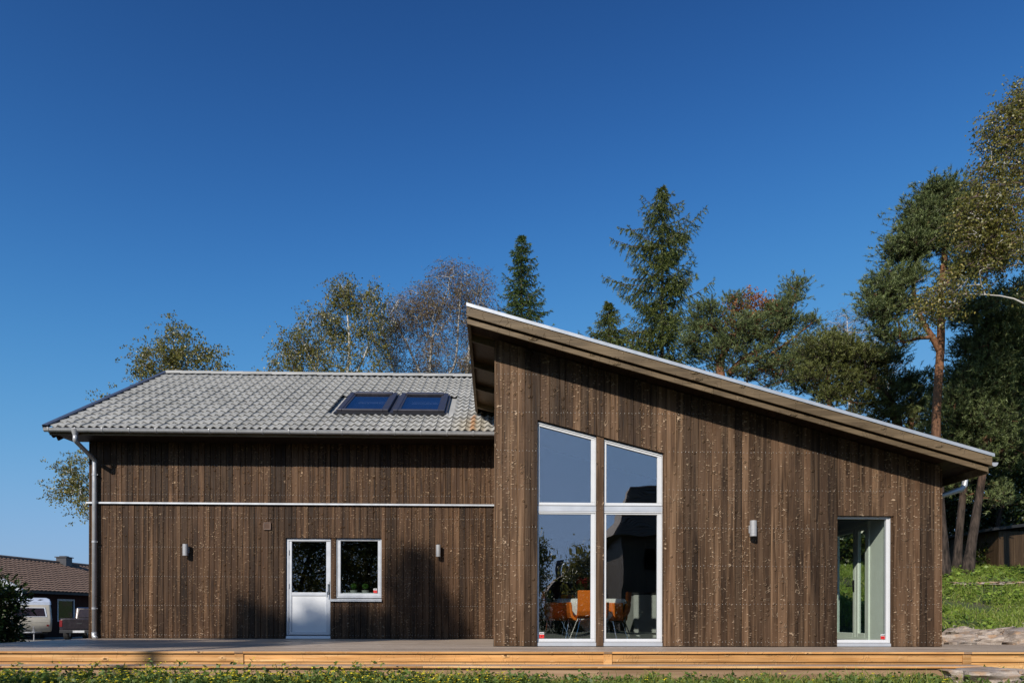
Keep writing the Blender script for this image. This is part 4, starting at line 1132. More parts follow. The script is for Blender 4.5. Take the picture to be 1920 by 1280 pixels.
M['spruce_light'] = leafmat('pale spruce needles', (0.025, 0.040, 0.010), (0.21, 0.245, 0.056), 0.15, spec=0.4)
M['rust_leaf'] = leafmat('dead rust leaves', (0.22, 0.075, 0.022), (0.46, 0.19, 0.06), 0.25)
M['dark_leaf'] = leafmat('dark leaves', (0.010, 0.022, 0.005), (0.055, 0.085, 0.014), 0.22, third=(0.12, 0.12, 0.02), spec=0.6, rough=0.35)  # dark green leaf mix with a few yellowish leaves
M['bush_leaf'] = leafmat('rhododendron leaves', (0.014, 0.028, 0.007), (0.060, 0.095, 0.018), 0.15, third=(0.14, 0.10, 0.02), spec=0.3, rough=0.5)

def frustums(p0, p1, r0, r1, k=5):
    p0 = np.asarray(p0); p1 = np.asarray(p1); n = len(p0)
    d = norm(p1 - p0); ref = np.where(np.abs(d[:, 2:3]) > 0.9, np.array([[1.0, 0.1, 0]]), np.array([[0.1, 0.2, 1.0]]))
    u = norm(np.cross(d, ref)); w = np.cross(d, u)
    t = np.arange(k) * 2 * math.pi / k
    cs = np.cos(t)[None, :, None]; sn = np.sin(t)[None, :, None]
    ringd = u[:, None, :] * cs + w[:, None, :] * sn
    a = p0[:, None, :] + ringd * np.asarray(r0)[:, None, None]; b = p1[:, None, :] + ringd * np.asarray(r1)[:, None, None]
    v = np.stack([a, b], 1).reshape(-1, 3)
    i = np.arange(k); base = (np.arange(n) * 2 * k)[:, None, None]
    q = np.stack([i, (i + 1) % k, k + (i + 1) % k, k + i], 1)[None] + base
    return v, q.reshape(-1, 4)

def resample(pts, step):
    out = [Vector(pts[0])]
    for a, b in zip(pts[:-1], pts[1:]):
        a = Vector(a); b = Vector(b); m = max(1, int((b - a).length / step))
        out += [a.lerp(b, (i + 1) / m) for i in range(m)]
    return out

def smooth_path(pts, sub=4):
    """Catmull-Rom through points given as 4-tuples (x, y, z, r)"""
    P = [np.array(p, float) for p in pts]; P = [2 * P[0] - P[1]] + P + [2 * P[-1] - P[-2]]; out = []
    for i in range(1, len(P) - 2):
        for s in range(sub):
            t = s / sub; a, b, c, d = P[i - 1:i + 3]
            out.append(0.5 * ((2 * b) + (-a + c) * t + (2 * a - 5 * b + 4 * c - d) * t * t + (-a + 3 * b - 3 * c + d) * t ** 3))
    out.append(P[-2]); return out

def grow(stems, attr, r, rmin=0.012, step=0.45, upw=0.9, wob=0.10, fat=0.008):
    """branches from the stems (lists of (x,y,z,r)) to every attractor; returns frustum arrays and the direction of each tip"""
    pos = []; par = []; isst = []
    for st in stems:
        base = len(pos)
        for i, p in enumerate(st):
            pos.append(p[:3]); par.append(base + i - 1 if i else -1); isst.append(True)
    pos = [np.array(p) for p in pos]
    A = np.array(pos)
    dist = np.array([np.min(np.linalg.norm(A - a, axis=1)) for a in attr])
    tip = np.zeros((len(attr), 3)); tipn = np.zeros(len(attr), int)
    for k in np.argsort(dist):
        a = attr[k]; A = np.array(pos)
        dv = a - A; dl = np.linalg.norm(dv, axis=1)
        cost = dl + upw * np.maximum(0, A[:, 2] - a[2] + 0.25 * np.hypot(dv[:, 0], dv[:, 1]))
        j = int(np.argmin(cost)); L = dl[j]
        m = max(1, int(L / step)); prev = j
        for s in range(1, m + 1):
            t = s / m
            q = pos[j] + (a - pos[j]) * t + (r.normal(size=3) * wob * L * 0.3 * (t * (1 - t) * 4) if s < m else 0)
            q[2] += -0.12 * L * t * (1 - t)
            pos.append(q); par.append(prev); isst.append(False); prev = len(pos) - 1
        tip[k] = pos[prev] - pos[par[prev]]; tipn[k] = prev
    cnt = np.zeros(len(pos)); cnt[tipn] += 1
    for i in range(len(pos) - 1, -1, -1):
        if par[i] >= 0: cnt[par[i]] += cnt[i]
    rad = np.maximum(rmin, fat * np.power(np.maximum(cnt, 0.3), 0.5))
    e = [i for i in range(len(pos)) if par[i] >= 0 and not isst[i]]
    P = np.array(pos); pe = np.array([par[i] for i in e]); e = np.array(e)
    r0 = np.where(np.array(isst)[pe], rad[e] * 1.1, rad[pe])
    return frustums(P[pe], P[e], r0, rad[e]), norm(tip)

def blobs_points(blobs, Y, r, depth=0.85, hollow=0.45):
    """attractors inside ellipsoids given in photograph pixels (px, py, rx, ry, n) at distance Y"""
    out = []
    for b in blobs:
        px, py, rx, ry, n = b[:5]; dy = b[5] if len(b) > 5 else 0.0
        c = np.array(U(px, py, Y + dy)); s = (Y + dy) / F
        d = r.normal(size=(n, 3)); d /= np.linalg.norm(d, axis=1)[:, None]
        q = (hollow + (1 - hollow) * r.rand(n, 1)) ** 0.6
        out.append(c + d * q * np.array([rx * s, max(rx, ry) * s * depth, ry * s]))
    return np.concatenate(out)

def stem_mesh(stems, mat, parent, sides=10, name='trunk'):
    mb = MB()
    for st in stems: mb.tube([p[:3] for p in st], [p[3] for p in st], sides)
    return mb.build(name, mat, parent, smooth=True)

def px_stem(pts, Y):
    """stem through picture points (px, py, width_px[, dy])"""
    out = []
    for p in pts:
        yy = Y + (p[3] if len(p) > 3 else 0); v = U(p[0], p[1], yy); out.append((v.x, v.y, v.z, p[2] * 0.5 * yy / F))
    return smooth_path(out)

def to_ground(st):
    """lengthen a stem downwards to the ground"""
    x, y, z, r_ = st[0]; g = float(ground_z(x, y)) - 0.15
    if z - g > 0.3:
        n = max(2, int((z - g) / 1.5)); ext = [np.array((x, y, g + (z - g) * i / n, r_ * (1.25 - 0.25 * i / n))) for i in range(n)]
        return ext + list(st)
    return list(st)

def birch_leaves(attr, r, strands, L, nleaf, size, droop=1.0, spread=0.22):
    n = len(attr); m = n * strands
    base = np.repeat(attr, strands, 0) + r.normal(size=(m, 3)) * spread
    out = r.normal(size=(m, 3)) * 0.55; out[:, 2] = -droop * (0.5 + 0.5 * r.rand(m)) + 0.15
    d = norm(out); ln = L * (0.4 + 0.8 * r.rand(m, 1))
    t = r.rand(m, nleaf, 1)
    c = base[:, None, :] + d[:, None, :] * ln[:, None, :] * t + r.normal(size=(m, nleaf, 3)) * 0.05
    c = c.reshape(-1, 3); k = len(c)
    dd = r.normal(size=(k, 3)); dd[:, 2] -= 0.7
    v, f = leaf_quads(c, dd, r.normal(size=(k, 3)), size * (0.7 + 0.6 * r.rand(k)), size * 0.75 * (0.7 + 0.6 * r.rand(k)))
    tv, tf = leaf_quads(base + d * ln * 0.5, d, r.normal(size=(m, 3)), ln[:, 0], np.full(m, 0.013))
    return v, f, tv, tf, k

def birch(name, label, Y, stems_px, blobs, seed, strands=5, L=0.8, nleaf=7, size=0.075, leaf='birch_leaf', group='birches behind the house', bark_='bark_birch', droop=1.0, fat=0.0055, depth=0.85, rmin=0.006, spread=0.22):
    r = np.random.RandomState(seed)
    stems = [[np.array((*q[:3], q[3] * 0.62)) for q in px_stem(s, Y)] for s in stems_px]; stems[0] = to_ground(stems[0])
    root = np.array(stems[0][0][:3])
    t = empty(name, tuple(root), label=label, cat='tree', group=group); inv = Matrix.Translation(-Vector(root))
    attr = blobs_points(blobs, Y, r, depth)
    (bv, bf), tip = grow(stems, attr, r, rmin=rmin, fat=fat)
    parts_ = [stem_mesh(stems, M[bark_], t), np_mesh('branches', bv, bf, M[bark_], t, smooth=True)]
    v, f, tv, tf, k = birch_leaves(attr, r, strands, L, nleaf, size, droop, spread)
    parts_.append(np_mesh('crown', v, f, M[leaf], t, rnd=r.rand(k)))
    parts_.append(np_mesh('twigs', tv, tf, M['bark_twig'], t))
    for o in parts_: o.matrix_parent_inverse = inv
    return t

def pine_tufts(attr, tip, r, per, spread, length, needles, width):
    n = len(attr); m = n * per
    off = r.normal(size=(m, 3)) * np.array(spread) * (0.55 + 0.75 * np.repeat(r.rand(n, 1), per, 0))
    c = np.repeat(attr, per, 0) + off
    d = norm(off * np.array([1, 1, 1.6]) + np.array([0, 0, 0.30]) + np.repeat(tip, per, 0) * 0.25 + r.normal(size=(m, 3)) * 0.12)
    shade = np.repeat(r.rand(m), needles)
    cc = np.repeat(c, needles, 0); dd = norm(np.repeat(d, needles, 0) + r.normal(size=(m * needles, 3)) * 0.75)
    cc = cc + np.repeat(d, needles, 0) * (r.rand(m * needles, 1) * length * 1.2 - length * 0.4)
    v, f = blade_tris(cc, dd, length * (0.7 + 0.5 * r.rand(len(cc))), width, up=r.normal(size=(len(cc), 3)))
    sv, sf = frustums(c - d * length * 1.6, c + d * length * 0.5, np.full(m, 0.005), np.full(m, 0.003), 3)
    rv = np.clip(0.35 * shade + 0.65 * r.rand(len(cc)) ** 1.3, 0, 1)
    return v, f, rv, sv, sf

def pine(name, label, Y, stems_px, blobs, seed, per=24, spread=(0.25, 0.25, 0.12), length=0.115, needles=16, width=0.020, needle='pine_needle', group='pines and spruces round the house', barks=('bark_pine', 'bark_pine_red'), fat=0.0085, depth=0.8, upw=0.35, ground=True):
    r = np.random.RandomState(seed)
    stems = [px_stem(s, Y) for s in stems_px]
    if ground: stems[0] = to_ground(stems[0])
    root = np.array(stems[0][0][:3])
    t = empty(name, tuple(root), label=label, cat='tree', group=group); inv = Matrix.Translation(-Vector(root))
    attr = blobs_points(blobs, Y, r, depth)
    (bv, bf), tip = grow(stems, attr, r, rmin=0.009, fat=fat, upw=upw, wob=0.28)
    v, f, rv, sv, sf = pine_tufts(attr, tip, r, per, spread, length, needles, width)
    ps = [stem_mesh(stems, M[barks[0]], t), np_mesh('branches', bv, bf, M[barks[1]], t, smooth=True), np_mesh('crown', v, f, M[needle], t, rnd=rv), np_mesh('shoots', sv, sf, M['bark_dark'], t)]
    for o in ps: o.matrix_parent_inverse = inv
    return t

def spruce(name, label, Y, top_px, outline, seed, base_py, wild=0.12, gaps=0.0, whorl=0.34, per=7, mat='spruce_needle', dens=1.0, droop=0.25, lean=(0.0, 0.0), group='pines and spruces round the house', hang=0.6):
    """outline: (py, left_px, right_px) measured from the stem"""
    r = np.random.RandomState(seed)
    top = np.array(U(top_px[0], top_px[1], Y)); s = Y / F
    zb = UZ(base_py, Y)
    g = float(ground_z(top[0], top[1])) - 0.15
    root = np.array([top[0] + lean[0], top[1] + lean[1], g])
    t = empty(name, tuple(root), label=label, cat='tree', group=group); inv = Matrix.Translation(-Vector(root))
    H = top[2] - g
    nst = 24; st = []
    for i in range(nst + 1):
        k = i / nst; p = root + (top - root) * k; st.append((p[0], p[1], p[2], 0.012 + 0.011 * H * (1 - k)))
    zs = np.array([UZ(o[0], Y) for o in outline]); lf = np.array([o[1] for o in outline]) * s; rt = np.array([o[2] for o in outline]) * s
    o_ = np.argsort(zs); zs, lf, rt = zs[o_], lf[o_], rt[o_]
    P0 = []; P1 = []; R0 = []; R1 = []; nb_ = []; nd_ = []; nl_ = []
    z = top[2] - 0.15; ph = 0
    while z > zb:
        ph += r.uniform(0.3, 1.2)
        for k in range(per):
            if r.rand() < gaps: continue
            az = ph + 2 * math.pi * k / per + r.uniform(-0.3, 0.3); ca, sa = math.cos(az), math.sin(az)
            zz = z + r.uniform(-0.15, 0.15)
            wl, wr = np.interp(zz, zs, lf), np.interp(zz, zs, rt)
            W = (wr if ca > 0 else wl) * abs(ca) + 0.5 * (wl + wr) * (1 - abs(ca))
            Lb = W * r.uniform(0.62, 1.2) * (1.0 if r.rand() > 0.22 else 0.5) * (1 + wild * math.sin(zz * 2.3 + 3 * az + seed))
            if Lb < 0.08: Lb = 0.08
            kx = (zz - root[2]) / H; b0 = root + (top - root) * kx; b0[2] = zz
            n = max(3, int(Lb / 0.22)); prev = b0; rise = r.uniform(0.15, 0.35) * (1 - 0.8 * min(1, Lb / 2.5))
            for i in range(1, n + 1):
                q = i / n
                dz = Lb * (rise * q - droop * q + (droop * 0.9 + 0.08) * q ** 3)
                cur = b0 + np.array([ca * Lb * q, sa * Lb * q, dz]) + r.normal(size=3) * 0.012
                P0.append(prev); P1.append(cur); R0.append(0.008 + 0.010 * Lb * (1 - (i - 1) / n)); R1.append(0.008 + 0.010 * Lb * (1 - q))
                tl = min(0.55, (0.16 + 0.30 * Lb * (1 - q))) * (0.7 + 0.6 * r.rand())
                if q > 0.18:
                    for sd in (-1, 1):
                        for rep in range(2):
                            fw = r.uniform(0.3, 0.8); side = np.array([-sa * sd, ca * sd, 0]); fwd = np.array([ca, sa, 0])
                            dr = side * (1 - fw * 0.5) + fwd * fw + np.array([0, 0, -hang * r.rand() - 0.1]); dr /= np.linalg.norm(dr)
                            st0 = prev + (cur - prev) * r.rand(); m = max(5, int(tl / 0.020 * dens))
                            tt = (np.arange(m) + r.rand(m)) / m
                            pts = st0 + dr[None] * (tt * tl)[:, None]; pts[:, 2] -= 0.25 * hang * tl * tt ** 2
                            nb_.append(pts); nd_.append(np.broadcast_to(dr, pts.shape) + r.normal(size=pts.shape) * 0.45); nl_.append(np.full(m, 0.13))
                prev = cur
            m = 8; nb_.append(prev + r.normal(size=(m, 3)) * 0.03); nd_.append(np.array([ca, sa, 0.25]) + r.normal(size=(m, 3)) * 0.4); nl_.append(np.full(m, 0.13))
        z -= whorl * r.uniform(0.8, 1.2)
    m = 26; tt = r.rand(m, 1); nb_.append(top - np.array([0, 0, 0.5]) * tt); nd_.append(np.array([0, 0, 0.9]) + r.normal(size=(m, 3)) * 0.5); nl_.append(np.full(m, 0.12))
    B = np.concatenate(nb_); D = np.concatenate(nd_); Ln = np.concatenate(nl_)
    v, f = blade_tris(B, D, Ln * (0.6 + 0.6 * r.rand(len(B))), 0.032, up=r.normal(size=(len(B), 3)))
    bv, bf = frustums(P0, P1, R0, R1, 4)
    ps = [stem_mesh([st], M['bark_spruce'], t, 8), np_mesh('branches', bv, bf, M['bark_spruce'], t), np_mesh('crown', v, f, M[mat], t, rnd=r.rand(len(B)) ** 1.2)]
    for o in ps: o.matrix_parent_inverse = inv
    return t

def bush(name, label, c, rad, n, leaf, seed, size, cat='shrub', group=None, core=True, stems=7, flatten=0.0):
    r = np.random.RandomState(seed); c = np.array(c); rad = np.array(rad)
    g = float(ground_z(c[0], c[1]))
    t = empty(name, (c[0], c[1], g), label=label, cat=cat, group=group); inv = Matrix.Translation((-c[0], -c[1], -g))
    na = max(30, n // 60); d = norm(r.normal(size=(na, 3))); q = r.rand(na, 1) ** 0.45
    bump = 1 + 0.16 * np.sin(d[:, :1] * 5 + seed) * np.cos(d[:, 2:] * 4)
    attr = c + d * q * rad * bump
    attr[:, 2] = np.maximum(attr[:, 2], g + 0.12)
    st = [[(c[0] + 0.1 * math.cos(k), c[1] + 0.1 * math.sin(k), g - 0.1, 0.03), (c[0] + rad[0] * 0.35 * math.cos(k), c[1] + rad[1] * 0.35 * math.sin(k), c[2] - rad[2] * 0.2, 0.018), (c[0] + rad[0] * 0.5 * math.cos(k), c[1] + rad[1] * 0.5 * math.sin(k), c[2] + rad[2] * 0.3, 0.008)] for k in np.arange(stems) * 6.28 / stems]
    (bv, bf), tip = grow(st, attr, r, fat=0.006, rmin=0.006)
    k = n // na; cc = np.repeat(attr, k, 0); off = r.normal(size=cc.shape) * rad.mean() * 0.10; cc = cc + off
    cc[:, 2] = np.maximum(cc[:, 2], g + 0.03)
    dd = off / (np.linalg.norm(off, axis=1)[:, None] + 1e-6) + r.normal(size=cc.shape) * 0.35 + (cc - c) / rad * 0.4
    v, f = leaf_quads(cc, dd, np.array([[0, 0, 1.0]]) + r.normal(size=cc.shape) * 0.4, size * (0.7 + 0.5 * r.rand(len(cc))), size * 0.36 * (0.7 + 0.5 * r.rand(len(cc))))
    ps = [stem_mesh(st, M['bark_dark'], t, 6, 'stems'), np_mesh('branches', bv, bf, M['bark_dark'], t), np_mesh('crown', v, f, M[leaf], t, rnd=r.rand(len(cc)))]
    for o in ps: o.matrix_parent_inverse = inv
    return t

# birches behind the long wing
birch('birch_tree', 'small leafy birch behind the left end of the tiled ridge', 30.0,
      [[(290, 960, 12), (300, 800, 9), (318, 690, 5), (330, 625, 2)]],
      [(332, 640, 20, 34, 16), (300, 672, 44, 34, 30), (355, 678, 38, 26, 24), (408, 684, 14, 22, 8), (380, 655, 14, 14, 5), (275, 700, 25, 26, 12), (345, 735, 80, 50, 36),
       (145, 890, 26, 34, 16), (118, 908, 18, 16, 8), (165, 925, 22, 34, 12), (200, 900, 60, 80, 22), (260, 800, 70, 80, 26)], 21, strands=8, nleaf=12, size=0.085, L=0.55, droop=0.5)
birch('birch_tree', 'broad green birch behind the middle of the tiled ridge', 32.0,
      [[(640, 900, 14), (645, 760, 11), (655, 660, 8), (650, 580, 4), (640, 535, 2)], [(648, 740, 7), (690, 650, 5), (692, 590, 3)], [(646, 790, 7), (590, 690, 5), (560, 620, 3)]],
      [(642, 545, 26, 24, 16), (650, 590, 46, 40, 34), (694, 560, 22, 24, 16), (700, 605, 22, 50, 18), (600, 620, 50, 36, 34), (560, 640, 44, 34, 26), (540, 680, 30, 40, 24), (620, 680, 60, 40, 36), (690, 680, 30, 40, 16), (505, 696, 16, 14, 6), (620, 740, 110, 50, 34)], 22, strands=8, nleaf=12, size=0.085, L=0.75)
birch('birch_tree', 'thinning pale birch with bare purple twigs left of the high roof corner', 34.0,
      [[(806, 880, 16), (804, 760, 12), (806, 690, 9), (815, 610, 6), (850, 520, 2)], [(804, 740, 8), (770, 660, 6), (735, 590, 3)], [(806, 720, 8), (850, 690, 7), (860, 600, 5), (865, 520, 2)], [(870, 760, 9), (884, 620, 7), (900, 530, 2)], [(760, 760, 7), (722, 640, 5), (716, 580, 3)]],
      [(850, 525, 40, 30, 30), (885, 575, 44, 40, 36), (800, 570, 44, 34, 34), (830, 600, 60, 50, 46), (750, 590, 30, 36, 26), (730, 640, 34, 50, 26), (780, 660, 60, 40, 36), (850, 670, 60, 40, 36), (908, 520, 9, 26, 6), (915, 600, 24, 40, 16), (900, 660, 30, 50, 22)], 23, strands=17, nleaf=6, size=0.065, L=0.95, leaf='birch_leaf_dry', droop=0.7, fat=0.0075, rmin=0.008)
birch('birch_tree', 'nearly bare birch behind the low pine', 36.0,
      [[(1600, 860, 10), (1592, 740, 8), (1590, 650, 5), (1588, 595, 2)], [(1595, 760, 6), (1625, 690, 4), (1640, 640, 2)]],
      [(1585, 610, 34, 30, 34), (1620, 640, 40, 50, 40), (1560, 640, 30, 40, 26), (1650, 690, 36, 40, 26), (1590, 700, 60, 50, 34), (1690, 740, 40, 40, 22)], 24, strands=9, nleaf=2, size=0.06, L=0.7, leaf='birch_leaf_dry', droop=0.2, fat=0.006)
birch('birch_tree', 'tall birch with golden leaves reaching in at the right edge', 17.5,
      [[(1985, 900, 26), (1975, 600, 20), (1960, 400, 14), (1925, 260, 7), (1905, 190, 3)], [(1972, 560, 9), (1930, 470, 6), (1850, 400, 3)], [(1965, 430, 8), (1900, 380, 5), (1840, 345, 2)], [(1975, 610, 8), (1900, 560, 5), (1790, 550, 2)]],
      [(1905, 195, 22, 28, 22), (1890, 235, 34, 28, 28), (1915, 270, 30, 30, 22), (1880, 280, 26, 18, 14), (1870, 330, 50, 22, 26), (1905, 350, 40, 40, 30), (1850, 395, 50, 40, 52), (1890, 430, 50, 40, 44), (1830, 430, 34, 40, 36), (1870, 480, 50, 30, 30), (1770, 560, 34, 30, 26), (1740, 580, 22, 20, 14), (1800, 530, 40, 26, 14), (1975, 230, 50, 50, 34), (2000, 320, 60, 50, 40), (2010, 420, 70, 50, 40), (2000, 520, 70, 50, 34), (1960, 160, 30, 40, 16)], 25, strands=8, nleaf=9, size=0.062, L=0.42, droop=0.5, fat=0.005, spread=0.17)

# conifers
spruce('spruce_tree', 'small dense spruce rising behind the high end of the sloping roof', 36.0, (978, 443),
       [(443, 1, 1), (460, 12, 14), (480, 22, 24), (505, 28, 36), (530, 34, 36), (555, 42, 42), (575, 46, 50), (600, 44, 66), (640, 56, 76), (760, 80, 100)], 31, 720, whorl=0.30, per=9, dens=1.0, droop=0.15, gaps=0.08, hang=0.5)
spruce('spruce_tree', 'tall ragged spruce with gaps in its crown behind the sloping roof', 32.0, (1242, 350),
       [(350, 1, 1), (370, 30, 20), (395, 45, 42), (420, 62, 66), (445, 78, 72), (470, 84, 60), (488, 60, 40), (505, 88, 46), (525, 112, 60), (550, 100, 78), (575, 70, 74), (600, 72, 52), (620, 80, 58), (650, 100, 80), (760, 120, 110)], 32, 740, wild=0.22, gaps=0.30, whorl=0.27, per=8, mat='spruce_light', dens=1.15, droop=0.12, hang=1.1)
spruce('spruce_tree', 'young spruce low at the foot of the ragged spruce', 33.0, (1141, 566),
       [(566, 1, 1), (588, 16, 18), (606, 34, 32), (626, 50, 48), (660, 66, 66), (760, 90, 90)], 33, 740, whorl=0.28, per=9, mat='spruce_light', gaps=0.05, droop=0.15, hang=0.7)
pine('pine_tree', 'bushy pine tangled with rust coloured dead leaves behind the roof', 28.0,
     [[(1355, 860, 22), (1352, 720, 18), (1350, 680, 15), (1370, 640, 9), (1400, 590, 4)], [(1366, 700, 12), (1400, 668, 9), (1450, 640, 7), (1490, 560, 4), (1494, 520, 2)], [(1390, 680, 7), (1450, 660, 5), (1530, 600, 3)]],
     [(1492, 540, 12, 28, 14), (1470, 590, 26, 28, 22), (1445, 605, 50, 30, 40), (1380, 622, 60, 26, 46), (1322, 595, 26, 26, 24), (1308, 635, 30, 28, 22), (1350, 660, 46, 22, 24), (1378, 570, 12, 24, 7), (1525, 605, 16, 12, 6), (1440, 665, 60, 24, 22), (1500, 660, 50, 26, 22), (1460, 700, 60, 26, 18), (1400, 690, 50, 16, 10)], 34, per=24)
birch('dead_leaved_tree', 'small tree with rust brown dead leaves among the pine branches', 28.2,
      [[(1405, 860, 8), (1400, 690, 6), (1398, 620, 4), (1404, 560, 2)], [(1399, 640, 4), (1430, 590, 3), (1448, 556, 1.5)]],
      [(1405, 560, 14, 18, 14), (1422, 582, 26, 20, 26), (1388, 600, 30, 26, 34), (1372, 572, 12, 20, 8), (1440, 570, 20, 12, 10), (1445, 690, 30, 20, 10), (1400, 622, 30, 16, 16)], 35, strands=5, nleaf=6, size=0.085, L=0.35, leaf='rust_leaf', bark_='bark_dark', droop=0.3, group=None, fat=0.005, spread=0.14)
pine('pine_tree', 'low spreading pine with dark crooked limbs behind the lower half of the roof', 25.0,
     [[(1690, 900, 18), (1682, 790, 17), (1660, 740, 15), (1620, 705, 11), (1575, 690, 6)], [(1702, 830, 14), (1712, 775, 12), (1750, 730, 8)], [(1668, 750, 7), (1600, 755, 4), (1540, 720, 2)]],
     [(1560, 660, 50, 24, 34), (1610, 670, 60, 30, 44), (1660, 680, 34, 26, 22), (1540, 700, 44, 20, 18), (1600, 720, 60, 22, 22), (1520, 650, 20, 16, 8), (1725, 715, 36, 16, 18), (1700, 752, 50, 18, 18), (1640, 770, 50, 26, 18), (1560, 745, 40, 18, 10), (1640, 745, 60, 20, 14), (1690, 715, 30, 16, 12), (1670, 790, 60, 22, 20), (1735, 780, 26, 24, 12)], 36, needle='pine_needle2', per=24, barks=('bark_pine_red', 'bark_dark'))
pine('pine_tree', 'tall pine with a red upper trunk and a long limb curving out to the left', 20.2,
     [[(1768, 1080, 30), (1769, 1040, 21), (1763, 960, 17), (1759, 880, 17), (1755, 800, 16), (1759, 720, 15), (1764, 640, 14), (1764, 560, 12), (1769, 500, 10), (1775, 440, 8), (1790, 380, 4)],
      [(1763, 660, 13), (1750, 635, 11), (1735, 612, 9.5), (1722, 585, 8.5), (1713, 545, 7), (1714, 500, 5), (1730, 460, 3)],
      [(1752, 632, 8), (1722, 634, 6), (1690, 640, 5), (1683, 600, 3.5), (1650, 600, 2)], [(1767, 540, 9), (1790, 515, 7), (1840, 495, 5), (1890, 480, 3)]],
     [(1765, 366, 30, 18, 26), (1795, 385, 36, 20, 26), (1735, 395, 28, 16, 18), (1716, 428, 34, 16, 24), (1696, 468, 34, 16, 24), (1680, 520, 38, 16, 26), (1655, 550, 30, 14, 18), (1645, 585, 30, 11, 14), (1690, 570, 24, 10, 10), (1735, 470, 34, 14, 16), (1775, 440, 40, 18, 22), (1810, 500, 40, 18, 18), (1860, 480, 40, 20, 20), (1800, 585, 24, 20, 8), (1835, 570, 36, 20, 14), (1690, 630, 20, 14, 7), (1665, 615, 26, 12, 8)], 37, per=24)
pine('pine_tree', 'pine with a leaning red trunk beside the roof corner', 21.0,
     [[(1813, 1080, 26), (1820, 1030, 18), (1831, 960, 15), (1842, 890, 13), (1852, 820, 15), (1868, 750, 13), (1885, 690, 10), (1900, 620, 7)], [(1855, 815, 7), (1830, 790, 5), (1790, 770, 3)]],
     [(1845, 655, 50, 26, 40), (1890, 640, 44, 40, 40), (1870, 590, 50, 26, 34), (1905, 560, 34, 30, 22), (1825, 700, 44, 22, 30), (1865, 712, 60, 26, 40), (1900, 745, 44, 32, 34), (1812, 742, 36, 20, 24), (1838, 785, 44, 20, 26), (1800, 770, 26, 16, 14), (1890, 800, 44, 34, 26), (1910, 690, 30, 40, 22), (1905, 610, 34, 30, 24), (1880, 665, 40, 24, 24), (1860, 830, 50, 26, 20), (1905, 850, 40, 30, 20)], 38, per=24, spread=(0.32, 0.32, 0.15))
pine('pine_tree', 'pine with a grey trunk standing between the two other pine trunks', 21.6,
     [[(1794, 1075, 22), (1796, 1030, 15), (1802, 960, 13), (1808, 900, 12), (1812, 820, 13), (1818, 740, 9), (1830, 650, 5)]],
     [(1800, 760, 44, 30, 26), (1850, 760, 40, 34, 24), (1830, 700, 40, 30, 22), (1780, 820, 40, 24, 16), (1870, 850, 34, 30, 12), (1788, 905, 26, 20, 8), (1852, 925, 30, 26, 10), (1815, 870, 34, 20, 10)], 39, per=24)
pine('pine_tree', 'distant pine filling the tree line above the middle of the sloping roof', 33.0,
     [[(1560, 880, 12), (1556, 780, 10), (1552, 700, 7), (1550, 640, 3)]],
     [(1550, 640, 26, 20, 12), (1530, 670, 40, 22, 22), (1580, 680, 44, 24, 24), (1500, 700, 44, 22, 20), (1620, 715, 40, 22, 20), (1550, 720, 60, 24, 24), (1470, 690, 30, 20, 12)], 40, needle='pine_needle2', width=0.026)
bush('understorey_shrub', 'dark shrub under the pines left of the shed', tuple(U(1852, 1040, 23.5)), (0.85, 0.7, 0.75), 7000, 'dark_leaf', 52, 0.10)
# leafy understorey that closes the view under the pines
def leafy(name, label, blobs, Y, seed, n_leaf=11000, size=0.11, trunk_px=None, leaf='dark_leaf', group='leafy trees behind the pine trunks', cat='tree', bark_='bark_dark', per=None):
    r = np.random.RandomState(seed)
    stems = [to_ground(px_stem(trunk_px, Y))]
    root = np.array(stems[0][0][:3]); t = empty(name, tuple(root), label=label, cat=cat, group=group); inv = Matrix.Translation(-Vector(root))
    attr = blobs_points(blobs, Y, r, 0.8, 0.2)
    (bv, bf), tip = grow(stems, attr, r, fat=0.012)
    k = max(4, n_leaf // len(attr)); c = np.repeat(attr, k, 0); off = r.normal(size=c.shape) * 0.32; c = c + off
    d = r.normal(size=c.shape) + np.array([0, -0.1, -0.3])
    v, f = leaf_quads(c, d, r.normal(size=c.shape), size * (0.6 + 0.7 * r.rand(len(c))), size * 0.65 * (0.6 + 0.7 * r.rand(len(c))))
    ps = [stem_mesh(stems, M[bark_], t, 8), np_mesh('branches', bv, bf, M[bark_], t), np_mesh('crown', v, f, M[leaf], t, rnd=r.rand(len(c)))]
    for o in ps: o.matrix_parent_inverse = inv
    return t
leafy('leafy_tree', 'dark leafy tree behind the three pine trunks', [(1790, 900, 60, 70, 40), (1850, 900, 60, 80, 44), (1840, 820, 60, 50, 30), (1780, 840, 50, 50, 26), (1800, 985, 60, 60, 34), (1870, 985, 50, 50, 26)], 26.0, 41, 24000, 0.13, [(1835, 1070, 10), (1832, 960, 9), (1840, 850, 5)])
leafy('leafy_tree', 'leafy tree filling the right edge above the dark shed', [(1900, 860, 50, 60, 36), (1910, 930, 40, 50, 30), (1890, 780, 50, 50, 30), (1925, 700, 40, 70, 24)], 24.0, 42, 20000, 0.12, [(1868, 1070, 8), (1872, 980, 8), (1895, 850, 5)])
leafy('leafy_tree', 'leafy tree low behind the right pines seen through the corner window', [(1730, 960, 60, 80, 40), (1680, 1000, 60, 60, 30), (1740, 850, 50, 70, 30), (1650, 900, 60, 60, 24)], 29.0, 43, 16000, 0.15, [(1735, 1070, 10), (1730, 960, 9), (1738, 850, 5)])
leafy('leafy_tree', 'broad dark tree closing the wood behind the shed', [(1950, 960, 80, 80, 50), (1880, 1010, 70, 50, 40), (1800, 1020, 80, 40, 36), (1960, 850, 70, 70, 34)], 31.0, 44, 22000, 0.16, [(1945, 1070, 12), (1950, 960, 10), (1950, 850, 6)])

